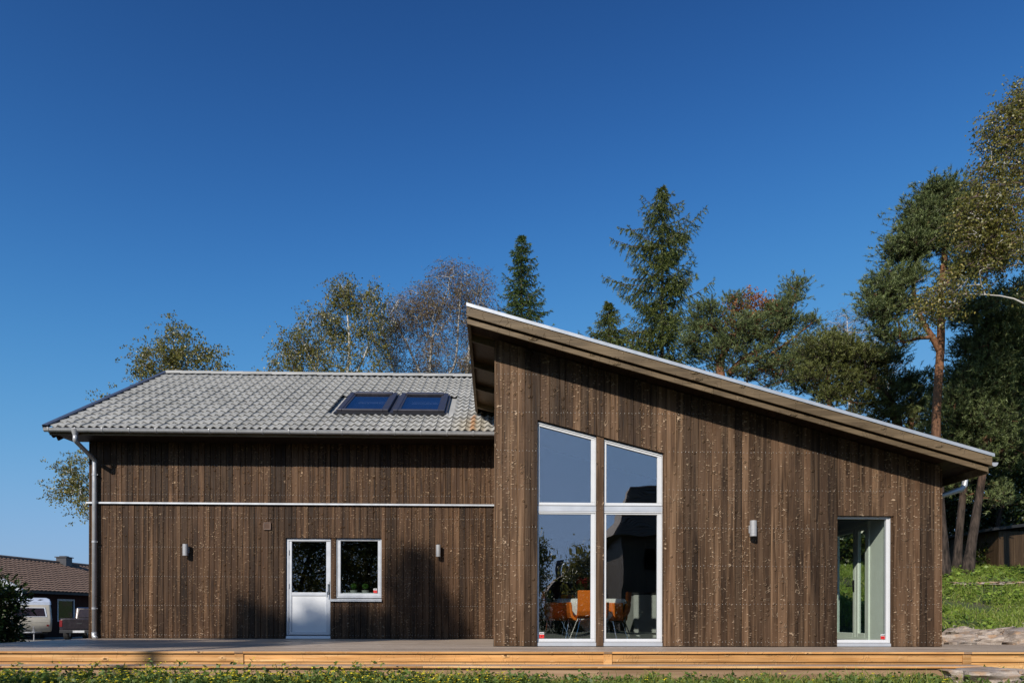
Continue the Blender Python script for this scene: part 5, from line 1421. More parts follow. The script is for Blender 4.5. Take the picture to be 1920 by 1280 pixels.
leafy('leafy_tree', 'dark leafy tree seen through the glazed door of the corner window', [(1600, 1010, 60, 50, 40), (1640, 960, 60, 50, 30), (1560, 1030, 50, 40, 24), (1600, 930, 50, 50, 20)], 27.0, 45, 18000, 0.15, [(1605, 1075, 10), (1602, 1010, 9), (1605, 930, 5)])
leafy('leafy_tree', 'dark leafy tree beyond the right edge of the shed', [(2080, 900, 90, 90, 50), (2120, 800, 80, 80, 40), (2060, 990, 80, 60, 36)], 27.0, 46, 18000, 0.15, [(2080, 1075, 12), (2085, 960, 10), (2095, 820, 6)])
# rhododendron by the deck
bush('rhododendron_bush', 'dark glossy rhododendron beside the left end of the deck', (-11.15, 14.2, 0.45), (1.45, 1.2, 1.10), 30000, 'bush_leaf', 51, 0.13)

# trees behind the photographer: they throw the dappled shade and stand in the reflections
def shade_tree(name, label, root, crown, n_attr, seed, nleaf, size, r0=0.28, group='trees behind the photographer', spread=0.30):
    """crown: list of (centre, radii, share)"""
    r = np.random.RandomState(seed); g = float(ground_z(root[0], root[1]))
    t = empty(name, (root[0], root[1], g), label=label, cat='tree', group=group); inv = Matrix.Translation((-root[0], -root[1], -g))
    attr = []
    for c, rad, sh in crown:
        m = int(n_attr * sh); d = norm(r.normal(size=(m, 3))); attr.append(np.array(c) + d * (0.25 + 0.75 * r.rand(m, 1)) ** 0.6 * np.array(rad))
    attr = np.concatenate(attr); topc = max(crown, key=lambda c: c[0][2])[0]
    st = smooth_path([(root[0], root[1], g - 0.2, r0 * 1.2), (root[0] + 0.1, root[1], g + (topc[2] - g) * 0.35, r0 * 0.9), ((root[0] + topc[0]) / 2, (root[1] + topc[1]) / 2, g + (topc[2] - g) * 0.65, r0 * 0.6), (topc[0], topc[1], topc[2], 0.05)])
    (bv, bf), tip = grow([st], attr, r, fat=0.016)
    k = nleaf // len(attr); c = np.repeat(attr, k, 0) + r.normal(size=(len(attr) * k, 3)) * spread
    v, f = leaf_quads(c, r.normal(size=c.shape), r.normal(size=c.shape), size * (0.7 + 0.6 * r.rand(len(c))), size * 0.7 * (0.7 + 0.6 * r.rand(len(c))))
    ps = [stem_mesh([st], M['bark_dark'], t, 8), np_mesh('branches', bv, bf, M['bark_dark'], t), np_mesh('crown', v, f, M['birch_leaf'], t, rnd=r.rand(len(c)))]
    for o in ps: o.matrix_parent_inverse = inv
    return t
TB = 27.0
def back(x, z, Y=YL, t=TB):
    """point on the sun ray that ends at (x, Y, z)"""
    return (x - SUN_A * t, Y - t, z + SUN_B * t)
shade_tree('birch_tree', 'tall tree behind the photographer whose crown shades the small window side of the deck', (-16.2, -13.2),
           [(back(-1.62, 1.05), (0.30, 0.30, 0.62), 0.13), (back(-1.25, 0.2), (0.40, 0.35, 0.40), 0.10), (back(-2.6, -0.15), (1.0, 0.45, 0.55), 0.24), (back(-4.0, -0.12), (0.5, 0.40, 0.50), 0.10), (back(-3.4, -0.30), (0.6, 0.40, 0.50), 0.10), (back(-4.95, -0.05), (0.42, 0.40, 0.55), 0.09), (back(-3.2, -1.9), (1.5, 0.6, 0.9), 0.18), (back(-5.2, -1.9), (1.1, 0.6, 0.9), 0.10)], 330, 61, 19000, 0.15, spread=0.19)
shade_tree('birch_tree', 'broad tree behind the photographer shading the left end of the deck', (-21.5, -13.5),
           [(back(-6.4, -1.15), (1.0, 0.5, 0.55), 0.16), (back(-8.0, -1.1), (1.2, 0.5, 0.50), 0.18), (back(-7.2, -2.5), (1.6, 0.8, 0.7), 0.14), (back(-6.6, -3.6), (1.6, 0.8, 0.5), 0.12), (back(-9.8, -0.9), (1.3, 0.6, 0.9), 0.18), (back(-11.6, 0.1), (1.6, 0.8, 1.3), 0.22)], 300, 62, 10500, 0.15, spread=0.22)
shade_tree('garden_tree', 'rounded garden tree reflected in the white door', (-11.2, -10.5), [((-11.0, -10.5, 3.6), (2.6, 2.2, 2.2), 0.6), ((-10.2, -10.3, 5.6), (1.8, 1.6, 1.3), 0.4)], 160, 63, 9000, 0.17, 0.16)
shade_tree('garden_tree', 'dense garden tree reflected in the small window', (-7.6, -11.0), [((-7.4, -11.0, 3.2), (2.6, 2.0, 3.0), 0.7), ((-6.6, -10.8, 5.8), (1.6, 1.4, 1.6), 0.3)], 180, 64, 14000, 0.19, 0.16)
shade_tree('garden_tree', 'small garden tree reflected at the left edge of the tall window', (2.5, -20.0), [((2.4, -20.0, 3.6), (1.0, 1.0, 1.9), 1.0)], 70, 65, 4000, 0.16, 0.10)
shade_tree('garden_tree', 'garden tree reflected beside the red gable in the tall window', (6.1, -24.0), [((6.1, -24.0, 3.4), (1.6, 1.4, 1.7), 1.0)], 80, 66, 4200, 0.18, 0.12)
for k, (x, lab) in enumerate(((0.6, 'clipped hedge shrub behind the photographer, nearest the small garden tree'), (3.2, 'clipped hedge shrub behind the photographer, facing the tall window'), (5.8, 'clipped hedge shrub behind the photographer, in front of the tiled house'), (-3.4, 'clipped hedge shrub behind the photographer, beside the dense garden tree'))):
    bush('hedge_shrub', lab, (x, -13.0, 0.55), (1.5, 0.8, 1.1 + 0.15 * (k % 2)), 3600, 'bush_leaf', 70 + k, 0.17, group='hedge shrubs behind the photographer')

# ------------------------------------------------------------------ neighbouring house on the left
def brown_tile(name='brown tile', c0=(0.155, 0.098, 0.070), c1=(0.21, 0.138, 0.10)):
    n = N(name); p = n.obj(); f = n.noise(p, 3.0, 4.0); g = n.noise(p, 30.0, 2.0)
    c = n.mix(n.rng(f, 0.35, 0.65), c0, c1); c = n.mix(n.rng(g, 0.6, 0.75, 0, 0.5), c, (0.10, 0.07, 0.05))
    n.principled(Base_Color=c, Roughness=0.8)
    return n.m
M['brown_tile'] = brown_tile()
M['dark_tile'] = brown_tile('dark brown tile', (0.12, 0.085, 0.066), (0.18, 0.13, 0.10))
M['red_wall'] = wood('dark red boards', (0.020, 0.006, 0.005), (0.036, 0.010, 0.008), (0.055, 0.016, 0.012), knots=0.2, bump=0.3, spec=0.08)
M['grey_trim'] = plain('pale grey trim', (0.50, 0.52, 0.56), 0.5, var=0.05)
M['chimney'] = plain('dark chimney cladding', (0.035, 0.037, 0.045), 0.5)
M['render'] = plain('pale render', (0.35, 0.33, 0.30), 0.9, var=0.1)

def rows_roof(mb, P, Q, up, rows, waves, lip=0.045, amp=0.03):
    """tile rows from eave line P-Q up along the vector 'up'; each row a wavy strip with a lip"""
    P, Q, up = Vector(P), Vector(Q), Vector(up); e = (Q - P); nrm = e.cross(up).normalized()
    n = waves * 4
    for r_ in range(rows):
        vs = []
        for (t, lift) in ((r_ / rows, lip), ((r_ + 1.0) / rows, 0.0)):
            for i in range(n + 1): vs.append(P + e * (i / n) + up * t + nrm * (lift + amp * math.cos(i * math.pi / 2)))
        for i in range(n + 1): vs.append(P + e * (i / n) + up * (r_ / rows) + nrm * (amp * math.cos(i * math.pi / 2) - 0.01))
        m = n + 1
        mb.add(vs, [(i, i + 1, m + i + 1, m + i) for i in range(n)] + [(i, 2 * m + i, 2 * m + i + 1, i + 1) for i in range(n)])

def neighbour():
    A = Vector((-25.75, 38.0, 1.90)); u = Vector((0.149, 0.989, 0)).normalized(); pv = Vector((-u.y, u.x, 0))
    L = 16.0; W = 4.6; rise = 2.12; g = -0.95
    h = empty('neighbour_house', (A.x - 3, A.y + 6, g), label='dark red house with a brown tiled roof behind the caravan', cat='house')
    inv = Matrix.Translation(-Vector((A.x - 3, A.y + 6, g)))
    E = A; R_ = A + pv * W + Vector((0, 0, rise))
    def hp(o): o.parent = h; o.matrix_parent_inverse = inv; return o
    mb = MB(); rows_roof(mb, E, E + u * L, R_ - E, 15, 52, 0.05, 0.022)
    far = E + pv * 2 * W
    mb.add([R_, R_ + u * L, far + u * L, far], [(0, 1, 2, 3)])
    rf = hp(mb.build('roof', M['brown_tile']))
    mb = MB(); mb.tube([R_ + Vector((0, 0, 0.02)), R_ + u * L + Vector((0, 0, 0.02))], 0.12, 8); mb.build('ridge', M['dark_tile'], rf)
    c = R_ + u * 8.1 + Vector((0.15, -0.0, -0.35))
    mb = MB(); mb.box(c.x - 0.33, c.x + 0.33, c.y - 0.33, c.y + 0.33, c.z, c.z + 0.72); mb.box(c.x - 0.40, c.x + 0.40, c.y - 0.40, c.y + 0.40, c.z + 0.72, c.z + 0.78); mb.box(c.x - 0.2, c.x + 0.2, c.y - 0.2, c.y + 0.2, c.z + 0.78, c.z + 0.84); mb.build('chimney', M['chimney'], rf)
    # barge boards of the near gable and fascia of the eave
    dn = Vector((0, 0, -0.42)); mb = MB()
    mb.prism([E - u * 0.03, R_ - u * 0.03, R_ - u * 0.03 + dn, E - u * 0.03 + dn * 0.95], u * -0.04); bb = hp(mb.build('barge_board', M['grey_trim']))
    mb = MB(); q = far + Vector((0, 0, 0)); mb.prism([R_ - u * 0.03, q - u * 0.03, q - u * 0.03 + dn, R_ - u * 0.03 + dn], u * -0.04); hp(mb.build('barge_board', M['grey_trim']))
    mb = MB(); mb.prism([E - u * 0.09, R_ - u * 0.09, R_ - u * 0.09 + Vector((0, 0, .07)), E - u * 0.09 + Vector((0, 0, .07))], u * 0.12); hp(mb.build('verge_flashing', M['flash_light']))
    mb = MB(); mb.prism([E + Vector((0, 0, -.03)), E + u * L + Vector((0, 0, -.03)), E + u * L + Vector((0, 0, -.16)), E + Vector((0, 0, -.16))], pv * 0.04); hp(mb.build('eave_board', M['black']))
    # walls (0.7 m back from the eave) with two windows
    B = E + pv * 0.7 + u * 0.6
    wins = [(3.2 - 0.6, 4.55 - 0.6), (7.3 - 0.6, 8.6 - 0.6)]
    zt = E.z + 0.10; z0, z1 = 0.15, 1.50
    mb = MB(); s = 0.0
    def seg(a_, b_, zl, zh): 
        p = B + u * a_; q_ = B + u * b_
        mb.prism([(p.x, p.y, zl), (q_.x, q_.y, zl), (q_.x, q_.y, zh), (p.x, p.y, zh)], pv * 0.15)
    for (a_, b_) in wins:
        seg(s, a_, g, zt); seg(a_, b_, g, z0); seg(a_, b_, z1, zt); s = b_
    seg(s, L - 1.2, g, zt)
    p0 = B + pv * 0.16; p1 = B + pv * (2 * W - 1.4)
    mb.prism([(p0.x, p0.y, g), (p1.x, p1.y, g), (p1.x, p1.y, zt), ((p0.x + p1.x) / 2, (p0.y + p1.y) / 2, zt + rise * 0.82), (p0.x, p0.y, zt)], u * 0.15)
    hp(mb.build('wall', M['red_wall']))
    mb = MB(); p2 = B + pv * 2.2 + u * 0.3; q2 = p2 + u * (L - 2); mb.prism([(p2.x, p2.y, g), (q2.x, q2.y, g), (q2.x, q2.y, zt), (p2.x, p2.y, zt)], pv * 0.1); hp(mb.build('interior_wall', M['inside_dark']))
    for (a_, b_) in wins:
        mb = MB()
        for (x0, x1, zl, zh) in ((a_, a_ + 0.08, z0, z1), (b_ - 0.08, b_, z0, z1), (a_ + 0.08, b_ - 0.08, z0, z0 + 0.08), (a_ + 0.08, b_ - 0.08, z1 - 0.08, z1)):
            p = B + u * x0; q_ = B + u * x1; mb.prism([(p.x, p.y, zl), (q_.x, q_.y, zl), (q_.x, q_.y, zh), (p.x, p.y, zh)], pv * 0.08)
        w_ = hp(mb.build('window', M['grey_trim']))
        mb = MB(); p = B + u * (a_ + .08) + pv * 0.05; q_ = B + u * (b_ - .08) + pv * 0.05; mb.prism([(p.x, p.y, z0 + .08), (q_.x, q_.y, z0 + .08), (q_.x, q_.y, z1 - .08), (p.x, p.y, z1 - .08)], pv * 0.006); mb.build('pane', M['sky_glass'], w_)
neighbour()

# ------------------------------------------------------------------ caravan and pickup
M['caravan'] = plain('cream caravan paint', (0.50, 0.45, 0.36), 0.4, var=0.06)
M['caravan_top'] = plain('white caravan roof', (0.56, 0.60, 0.68), 0.4, var=0.05)
M['car_glass'] = plain('dark vehicle glass', (0.03, 0.02, 0.02), 0.08, var=0.2)
M['pickup'] = plain('dark plum car paint', (0.022, 0.015, 0.016), 0.25, metal=0.2, var=0.08)
M['tyre'] = plain('tyre rubber', (0.015, 0.015, 0.015), 0.8)
M['plate'] = plain('number plate', (0.55, 0.55, 0.55), 0.5)
M['tail'] = plain('red tail lamp', (0.20, 0.012, 0.012), 0.25)

def rounded_body(mb, prof, half, inset=0.10, steps=4):
    """side profile (x, z) swept across the width with rounded flanks"""
    cx = sum(p[0] for p in prof) / len(prof); cz = sum(p[1] for p in prof) / len(prof)
    rings = []
    for k in range(steps + 1):
        t = k / steps * math.pi / 2; rings.append((-half + inset * (1 - math.sin(t)) - 0, inset * (1 - math.cos(math.pi / 2 - t)) * 1.0))
    seq = [(-half + inset * (1 - math.cos(k / steps * math.pi / 2)), inset * (1 - math.sin(k / steps * math.pi / 2))) for k in range(steps + 1)]
    seq = seq + [(-y, i) for y, i in reversed(seq)]
    vs = []; n = len(prof)
    for (y, ins) in seq:
        for (x, z) in prof:
            d = math.hypot(x - cx, z - cz); k = (d - ins) / d; vs.append((cx + (x - cx) * k, y, cz + (z - cz) * k))
    fs = [(i * n + j, i * n + (j + 1) % n, (i + 1) * n + (j + 1) % n, (i + 1) * n + j) for i in range(len(seq) - 1) for j in range(n)]
    fs += [tuple(range(n - 1, -1, -1)), tuple((len(seq) - 1) * n + j for j in range(n))]
    mb.add(vs, fs)

def wheel(parent, loc, r=0.33, w=0.2, axis_y=True):
    mb = MB(); mb.lathe([(r * 0.62, -w / 2), (r * 0.95, -w / 2), (r, -w * 0.3), (r, w * 0.3), (r * 0.95, w / 2), (r * 0.62, w / 2)], 20); t = mb.build('wheel', M['tyre'], parent); t.location = loc; t.rotation_euler = (math.pi / 2, 0, 0)
    mb = MB(); mb.lathe([(0.001, w * 0.42), (r * 0.3, w * 0.45), (r * 0.61, w * 0.38), (r * 0.62, -w * 0.4), (0.001, -w * 0.4)], 20); mb.build('rim', M['gutter'], t)

def caravan():
    Y = 37.0; x = UX(60, Y); g = float(ground_z(x, Y))
    c = empty('caravan', (x - 1.15, Y + 1.0, g), math.radians(-48), label='old cream caravan parked behind the dark rhododendron', cat='caravan')
    prof = [(-2.0, 0.42), (1.86, 0.42), (2.02, 0.62), (2.05, 0.95), (1.98, 1.20), (1.72, 1.72), (1.55, 2.0), (1.2, 2.16), (0.5, 2.24), (-1.2, 2.24), (-1.8, 2.15), (-2.05, 1.9), (-2.12, 1.2), (-2.1, 0.6)]
    mb = MB(); rounded_body(mb, prof, 1.02, 0.14); b = mb.build('body', M['caravan'], c, smooth=True); b.data.set_sharp_from_angle(angle=math.radians(40))
    tp = [(-2.085, 1.86), (1.635, 1.86), (1.57, 2.02), (1.21, 2.18), (0.5, 2.262), (-1.2, 2.262), (-1.81, 2.17), (-2.065, 1.92)]
    mb = MB(); rounded_body(mb, tp, 1.036, 0.10); o = mb.build('roof', M['caravan_top'], c, smooth=True); o.data.set_sharp_from_angle(angle=math.radians(40))
    # front window on the sloping nose
    def nose(t): return (1.98 - (1.98 - 1.72) * t, 1.20 + 0.52 * t)
    def face(y0, y1, t0, t1, off, mat, name):
        (xa, za), (xb, zb_) = nose(t0), nose(t1); k = 0.02 + off
        mb = MB(); mb.prism([(xa + k, y0, za), (xb + k, y0 * 0.94, zb_), (xb + k, y1 * 0.94, zb_), (xa + k, y1, za)], (-0.03, 0, 0)); return mb.build(name, mat, c)
    face(-0.78, 0.78, 0.03, 1.0, 0.0, M['white'], 'window_frame'); face(-0.71, 0.71, 0.10, 0.93, 0.012, M['car_glass'], 'window')
    for s in (-1, 1):
        mb = MB(); mb.box(-1.2, -0.2, s * 1.03 - 0.012, s * 1.03 + 0.012, 1.22, 1.74); mb.build('window', M['car_glass'], c)
        mb = MB(); mb.box(-1.9, 1.9, s * 1.03 - 0.008, s * 1.03 + 0.008, 1.08, 1.11); mb.build('trim_strip', M['grey_trim'], c)
        wheel(c, (-0.2, s * 0.9, 0.31), 0.31)
        mb = MB(); mb.box(2.05, 2.07, s * 0.8 - 0.05, s * 0.8 + 0.05, 0.72, 0.80); mb.build('marker_lamp', M['tail'], c)
    for z in (0.62, 0.78, 0.95):
        mb = MB(); mb.tube([(2.045 - 0.2 * abs(z - 0.9), -0.85, z), (2.05 - 0.2 * abs(z - 0.9), 0.85, z)], 0.018, 6); mb.build('rib', M['caravan'], c)
    mb = MB()
    for s in (-1, 1): mb.tube([(1.5, s * 0.7, 0.40), (3.1, 0.0, 0.42)], 0.035, 6)
    mb.tube([(3.0, 0, 0.42), (3.4, 0, 0.44)], 0.045, 8); mb.tube([(2.95, 0.06, 0.0), (2.95, 0.06, 0.62)], 0.03, 8); mb.tube([(3.05, 0, .45), (3.30, 0, .72)], 0.02, 6)
    mb.build('drawbar', M['gutter'], c)
    mb = MB(); mb.box(-1.9, 1.75, -0.85, 0.85, 0.30, 0.43); mb.build('chassis', M['black'], c)
caravan()

def pickup():
    Y = 35.5; xc = UX(150, Y); g = float(ground_z(xc, Y))
    # local: +x forward; seen from its rear, nose pointing away to the right
    p = empty('pickup_truck', (xc - 0.70, Y + 2.38, g), math.radians(106), label='dark pickup truck half hidden behind the corner of the timber house', cat='pickup truck')
    lower = [(-2.5, 0.48), (2.4, 0.45), (2.5, 0.6), (2.46, 0.95), (2.3, 1.05), (0.9, 1.14), (-2.42, 1.16), (-2.52, 1.0)]
    mb = MB(); rounded_body(mb, lower, 0.90, 0.09); b = mb.build('body', M['pickup'], p, smooth=True); b.data.set_sharp_from_angle(angle=math.radians(35))
    cab = [(-0.55, 1.08), (1.35, 1.06), (0.75, 1.66), (0.5, 1.74), (-0.2, 1.74), (-0.36, 1.68)]
    mb = MB(); rounded_body(mb, cab, 0.80, 0.16); b = mb.build('cab', M['pickup'], p, smooth=True); b.data.set_sharp_from_angle(angle=math.radians(35))
    mb = MB(); mb.prism([(-0.545, -0.62, 1.20), (-0.435, -0.55, 1.62), (-0.435, 0.55, 1.62), (-0.545, 0.62, 1.20)], (-0.012, 0, 0)); mb.build('rear_window', M['car_glass'], p)
    for s in (-1, 1):
        mb = MB(); mb.prism([(-0.30, s * 0.775, 1.20), (1.05, s * 0.775, 1.20), (0.62, s * 0.74, 1.60), (-0.24, s * 0.74, 1.60)], (0, s * 0.03, 0)); mb.build('side_window', M['car_glass'], p)
        mb = MB(); mb.box(-2.54, -2.47, s * 0.82 - 0.06, s * 0.82 + 0.06, 0.72, 1.06); mb.build('tail_lamp', M['tail'], p)
        for x in (-1.55, 1.6): wheel(p, (x, s * 0.78, 0.36), 0.36, 0.23)
    mb = MB(); mb.box(-2.54, -2.50, -0.74, 0.74, 0.60, 1.10); mb.build('tailgate', M['pickup'], p, bevel=0.02)
    mb = MB(); mb.box(-2.64, -2.45, -0.86, 0.86, 0.40, 0.55); mb.build('bumper', M['black'], p, bevel=0.02)
    mb = MB(); mb.box(-2.656, -2.644, -0.26, 0.26, 0.42, 0.53); pl = mb.build('number_plate', M['plate'], p)
    mb = MB(); mb.box(-2.545, -2.541, -0.12, 0.12, 0.86, 0.92); mb.build('handle', M['black'], p)
pickup()

# ------------------------------------------------------------------ shed on the right, boulders, slope planting
def shed():
    Y = 22.5; x0 = UX(1871, Y); z1 = UZ(990, Y); g = float(ground_z(x0 + 1, Y + 1)) - 0.3
    s = empty('garden_shed', (x0 + 1.3, Y + 1.2, g), label='dark board shed under the trees at the right edge', cat='shed'); inv = Matrix.Translation((-x0 - 1.3, -Y - 1.2, -g))
    w = MB().box(x0, x0 + 2.9, Y, Y + 2.4, g, z1).build('wall', M['soffit'], s); w.matrix_parent_inverse = inv
    x = x0
    rr = random.Random(3)
    while x < x0 + 2.9:
        mb = MB(); mb.box(x + 0.003, x + 0.128, Y - 0.022 - rr.uniform(0, 0.006), Y - 0.001, g, z1 - 0.02); mb.build('board', M['soffit'], w); x += 0.131
    mb = MB(); mb.prism([(x0 - 0.45, Y - 0.35, z1 - 0.02), (x0 + 3.2, Y - 0.35, z1 + 0.42), (x0 + 3.2, Y - 0.35, z1 + 0.54), (x0 - 0.45, Y - 0.35, z1 + 0.07)], (0, 3.0, 0)); o = mb.build('roof', M['black'], s); o.matrix_parent_inverse = inv
shed()

def rock_material():
    n = N('layered rock'); p = n.obj()
    f = n.noise(n.vmul(p, (2.5, 2.5, 16)), 1.0, 6.0, 0.65, 0.8); g = n.noise(p, 5.0, 5.0); h = n.noise(p, 60.0, 3.0)
    c = n.mix(n.rng(f, 0.35, 0.65), (0.20, 0.15, 0.12), (0.52, 0.44, 0.37)); c = n.mix(n.rng(g, 0.52, 0.64, 0, 0.8), c, (0.42, 0.26, 0.15)); c = n.mix(n.rng(h, 0.62, 0.72, 0, 0.7), c, (0.07, 0.06, 0.05))
    n.principled(Base_Color=c, Roughness=0.85, Normal=n.bump(n.math('ADD', f, n.math('MULTIPLY', h, 0.3)), 0.9, 0.05))
    return n.m
M['rock'] = rock_material()
def rock(name, label, c, rad, seed, group=None, rz=0.0, tilt=0.0, sub=40, flat=1.0):
    r = np.random.RandomState(seed); ns, nr = sub, sub // 2
    th = np.linspace(0, 2 * math.pi, ns, endpoint=False); ph = np.linspace(-math.pi / 2, math.pi / 2, nr)
    T, Pp = np.meshgrid(th, ph); d = np.stack([np.cos(Pp) * np.cos(T), np.cos(Pp) * np.sin(T), np.sin(Pp)], -1)
    k = np.ones(T.shape)
    for i in range(5):
        q = r.normal(size=3) * (1.2 + 1.1 * i); k += 0.16 / (1 + 0.6 * i) * np.sin(d @ q * 1.7 + r.uniform(0, 6))
    k += 0.03 * r.normal(size=T.shape) * np.cos(Pp)
    for i in range(6):
        q = r.normal(size=3) * (5 + 2.5 * i); k += 0.028 * np.sin(d @ q + r.uniform(0, 6))
    e = np.sign(d) * np.abs(d) ** 0.88
    v = e * k[..., None] * np.array(rad)
    v[..., 2] = np.minimum(v[..., 2], rad[2] * flat * (0.9 + 0.05 * np.sin(3 * v[..., 0] / rad[0])))
    f = [(j * ns + i, j * ns + (i + 1) % ns, (j + 1) * ns + (i + 1) % ns, (j + 1) * ns + i) for j in range(nr - 1) for i in range(ns)]
    o = np_mesh(name, v.reshape(-1, 3), np.array(f), M['rock'], smooth=True); o.location = c; o.rotation_euler = (tilt, 0, rz)
    o.data.set_sharp_from_angle(angle=math.radians(30))
    return tag(o, label, 'rock', group)
rock('boulder', 'flat layered boulder in the grass before the end of the step', (UX(1846, 8.3), 8.30, -0.335), (0.50, 0.34, 0.20), 5, flat=0.9)
RG = 'rocks at the foot of the slope'
rk = [(1865, 1205, 12.3, 0.75, 0.45, 0.24, 'broad pale rock outcrop at the foot of the grassy slope'), (1790, 1200, 12.2, 0.50, 0.35, 0.20, 'flat pinkish rock beside the downpipe foot'), (1800, 1183, 12.9, 0.30, 0.25, 0.20, 'rounded rock half in the house shadow'),
      (1868, 1184, 13.0, 0.42, 0.30, 0.16, 'low rock on top of the outcrop'), (1915, 1197, 11.9, 0.5, 0.4, 0.32, 'grey rock at the right edge of the outcrop'), (1832, 1190, 12.6, 0.42, 0.3, 0.2, 'tilted rock in the middle of the outcrop')]
for i, (px, py, Y, a_, b_, c_, lab) in enumerate(rk):
    v = U(px, py, Y); gz = float(ground_z(v.x, v.y)); rock('rock', lab, (v.x, v.y, min(v.z - c_ * 0.35, gz + 0.10)), (a_, b_, c_), 90 + i, RG, rz=0.3 * i, tilt=-0.12)
for i, (px, py, Y, a_, lab) in enumerate(((1815, 1121, 19.0, 0.45, 'flat stone edging in the slope, nearest the house'), (1850, 1119, 19.2, 0.5, 'flat stone edging in the middle of the slope'), (1890, 1117, 19.4, 0.55, 'flat stone edging at the right edge of the slope'))):
    v = U(px, py, Y); rock('edging_stone', lab, (v.x, v.y, float(ground_z(v.x, v.y)) + 0.05), (a_, 0.16, 0.07), 120 + i, 'stone edging across the slope', flat=0.8)

# ------------------------------------------------------------------ grass, flowers and ground cover (too many to count)
M['grass'] = leafmat('grass blades', (0.10, 0.145, 0.02), (0.32, 0.37, 0.06), 0.35, third=(0.42, 0.37, 0.14))
M['cover'] = leafmat('ground cover leaves', (0.085, 0.15, 0.018), (0.25, 0.34, 0.045), 0.30, spec=0.5)
M['slope_grass'] = leafmat('slope grass blades', (0.11, 0.17, 0.022), (0.30, 0.38, 0.06), 0.35, third=(0.36, 0.34, 0.12))
M['weed'] = leafmat('weed leaves', (0.04, 0.08, 0.016), (0.16, 0.22, 0.045), 0.25)
M['yellow'] = plain('yellow petals', (0.75, 0.62, 0.03), 0.6, var=0.2, scale=50)
M['pebble'] = plain('pale pebbles', (0.40, 0.34, 0.28), 0.9, var=0.3, scale=20)

def scatter(name, n, xr, yr, mat, seed, hmin, hmax, width, dens=None, lean=0.45, kind='stuff', clump=0.0, label=None):
    r = np.random.RandomState(seed)
    x = r.uniform(*xr, n); y = r.uniform(*yr, n)
    if dens is not None:
        k = r.rand(n) < dens(x, y); x, y = x[k], y[k]
    n = len(x)
    b = np.stack([x, y, ground_z(x, y) - 0.01], 1)
    d = np.stack([r.normal(size=n) * lean, r.normal(size=n) * lean, np.ones(n)], 1)
    h = (hmin + (hmax - hmin) * r.rand(n) ** 1.6)
    if clump: h = h * (0.45 + 1.1 * np.clip(np.sin(x * 2.1 + 1.0) * np.sin(x * 5.3 + y * 3) * 0.5 + 0.5 + 0.3 * r.normal(size=n), 0, 1.4))
    # two-joint bending blades: lower quad as two triangles, upper triangle
    s = norm(np.cross(d, r.normal(size=(n, 3)))) * (width * (0.7 + 0.6 * r.rand(n)))[:, None] * 0.5
    d = norm(d); mid = b + d * (h * 0.55)[:, None]; tipd = d + np.stack([r.normal(size=n) * lean, r.normal(size=n) * lean, -0.35 * np.ones(n)], 1); tip = mid + norm(tipd) * (h * 0.5)[:, None]
    v = np.stack([b - s, b + s, mid + s * 0.8, mid - s * 0.8, tip], 1).reshape(-1, 3); o = (np.arange(n) * 5)[:, None]
    f = np.concatenate([np.array([[0, 1, 2]]) + o, np.array([[0, 2, 3]]) + o, np.array([[3, 2, 4]]) + o])
    rv = np.tile(r.rand(n), 3)
    ob = np_mesh(name, v, f, mat, rnd=rv); tag(ob, label, 'grass', kind=kind); return ob

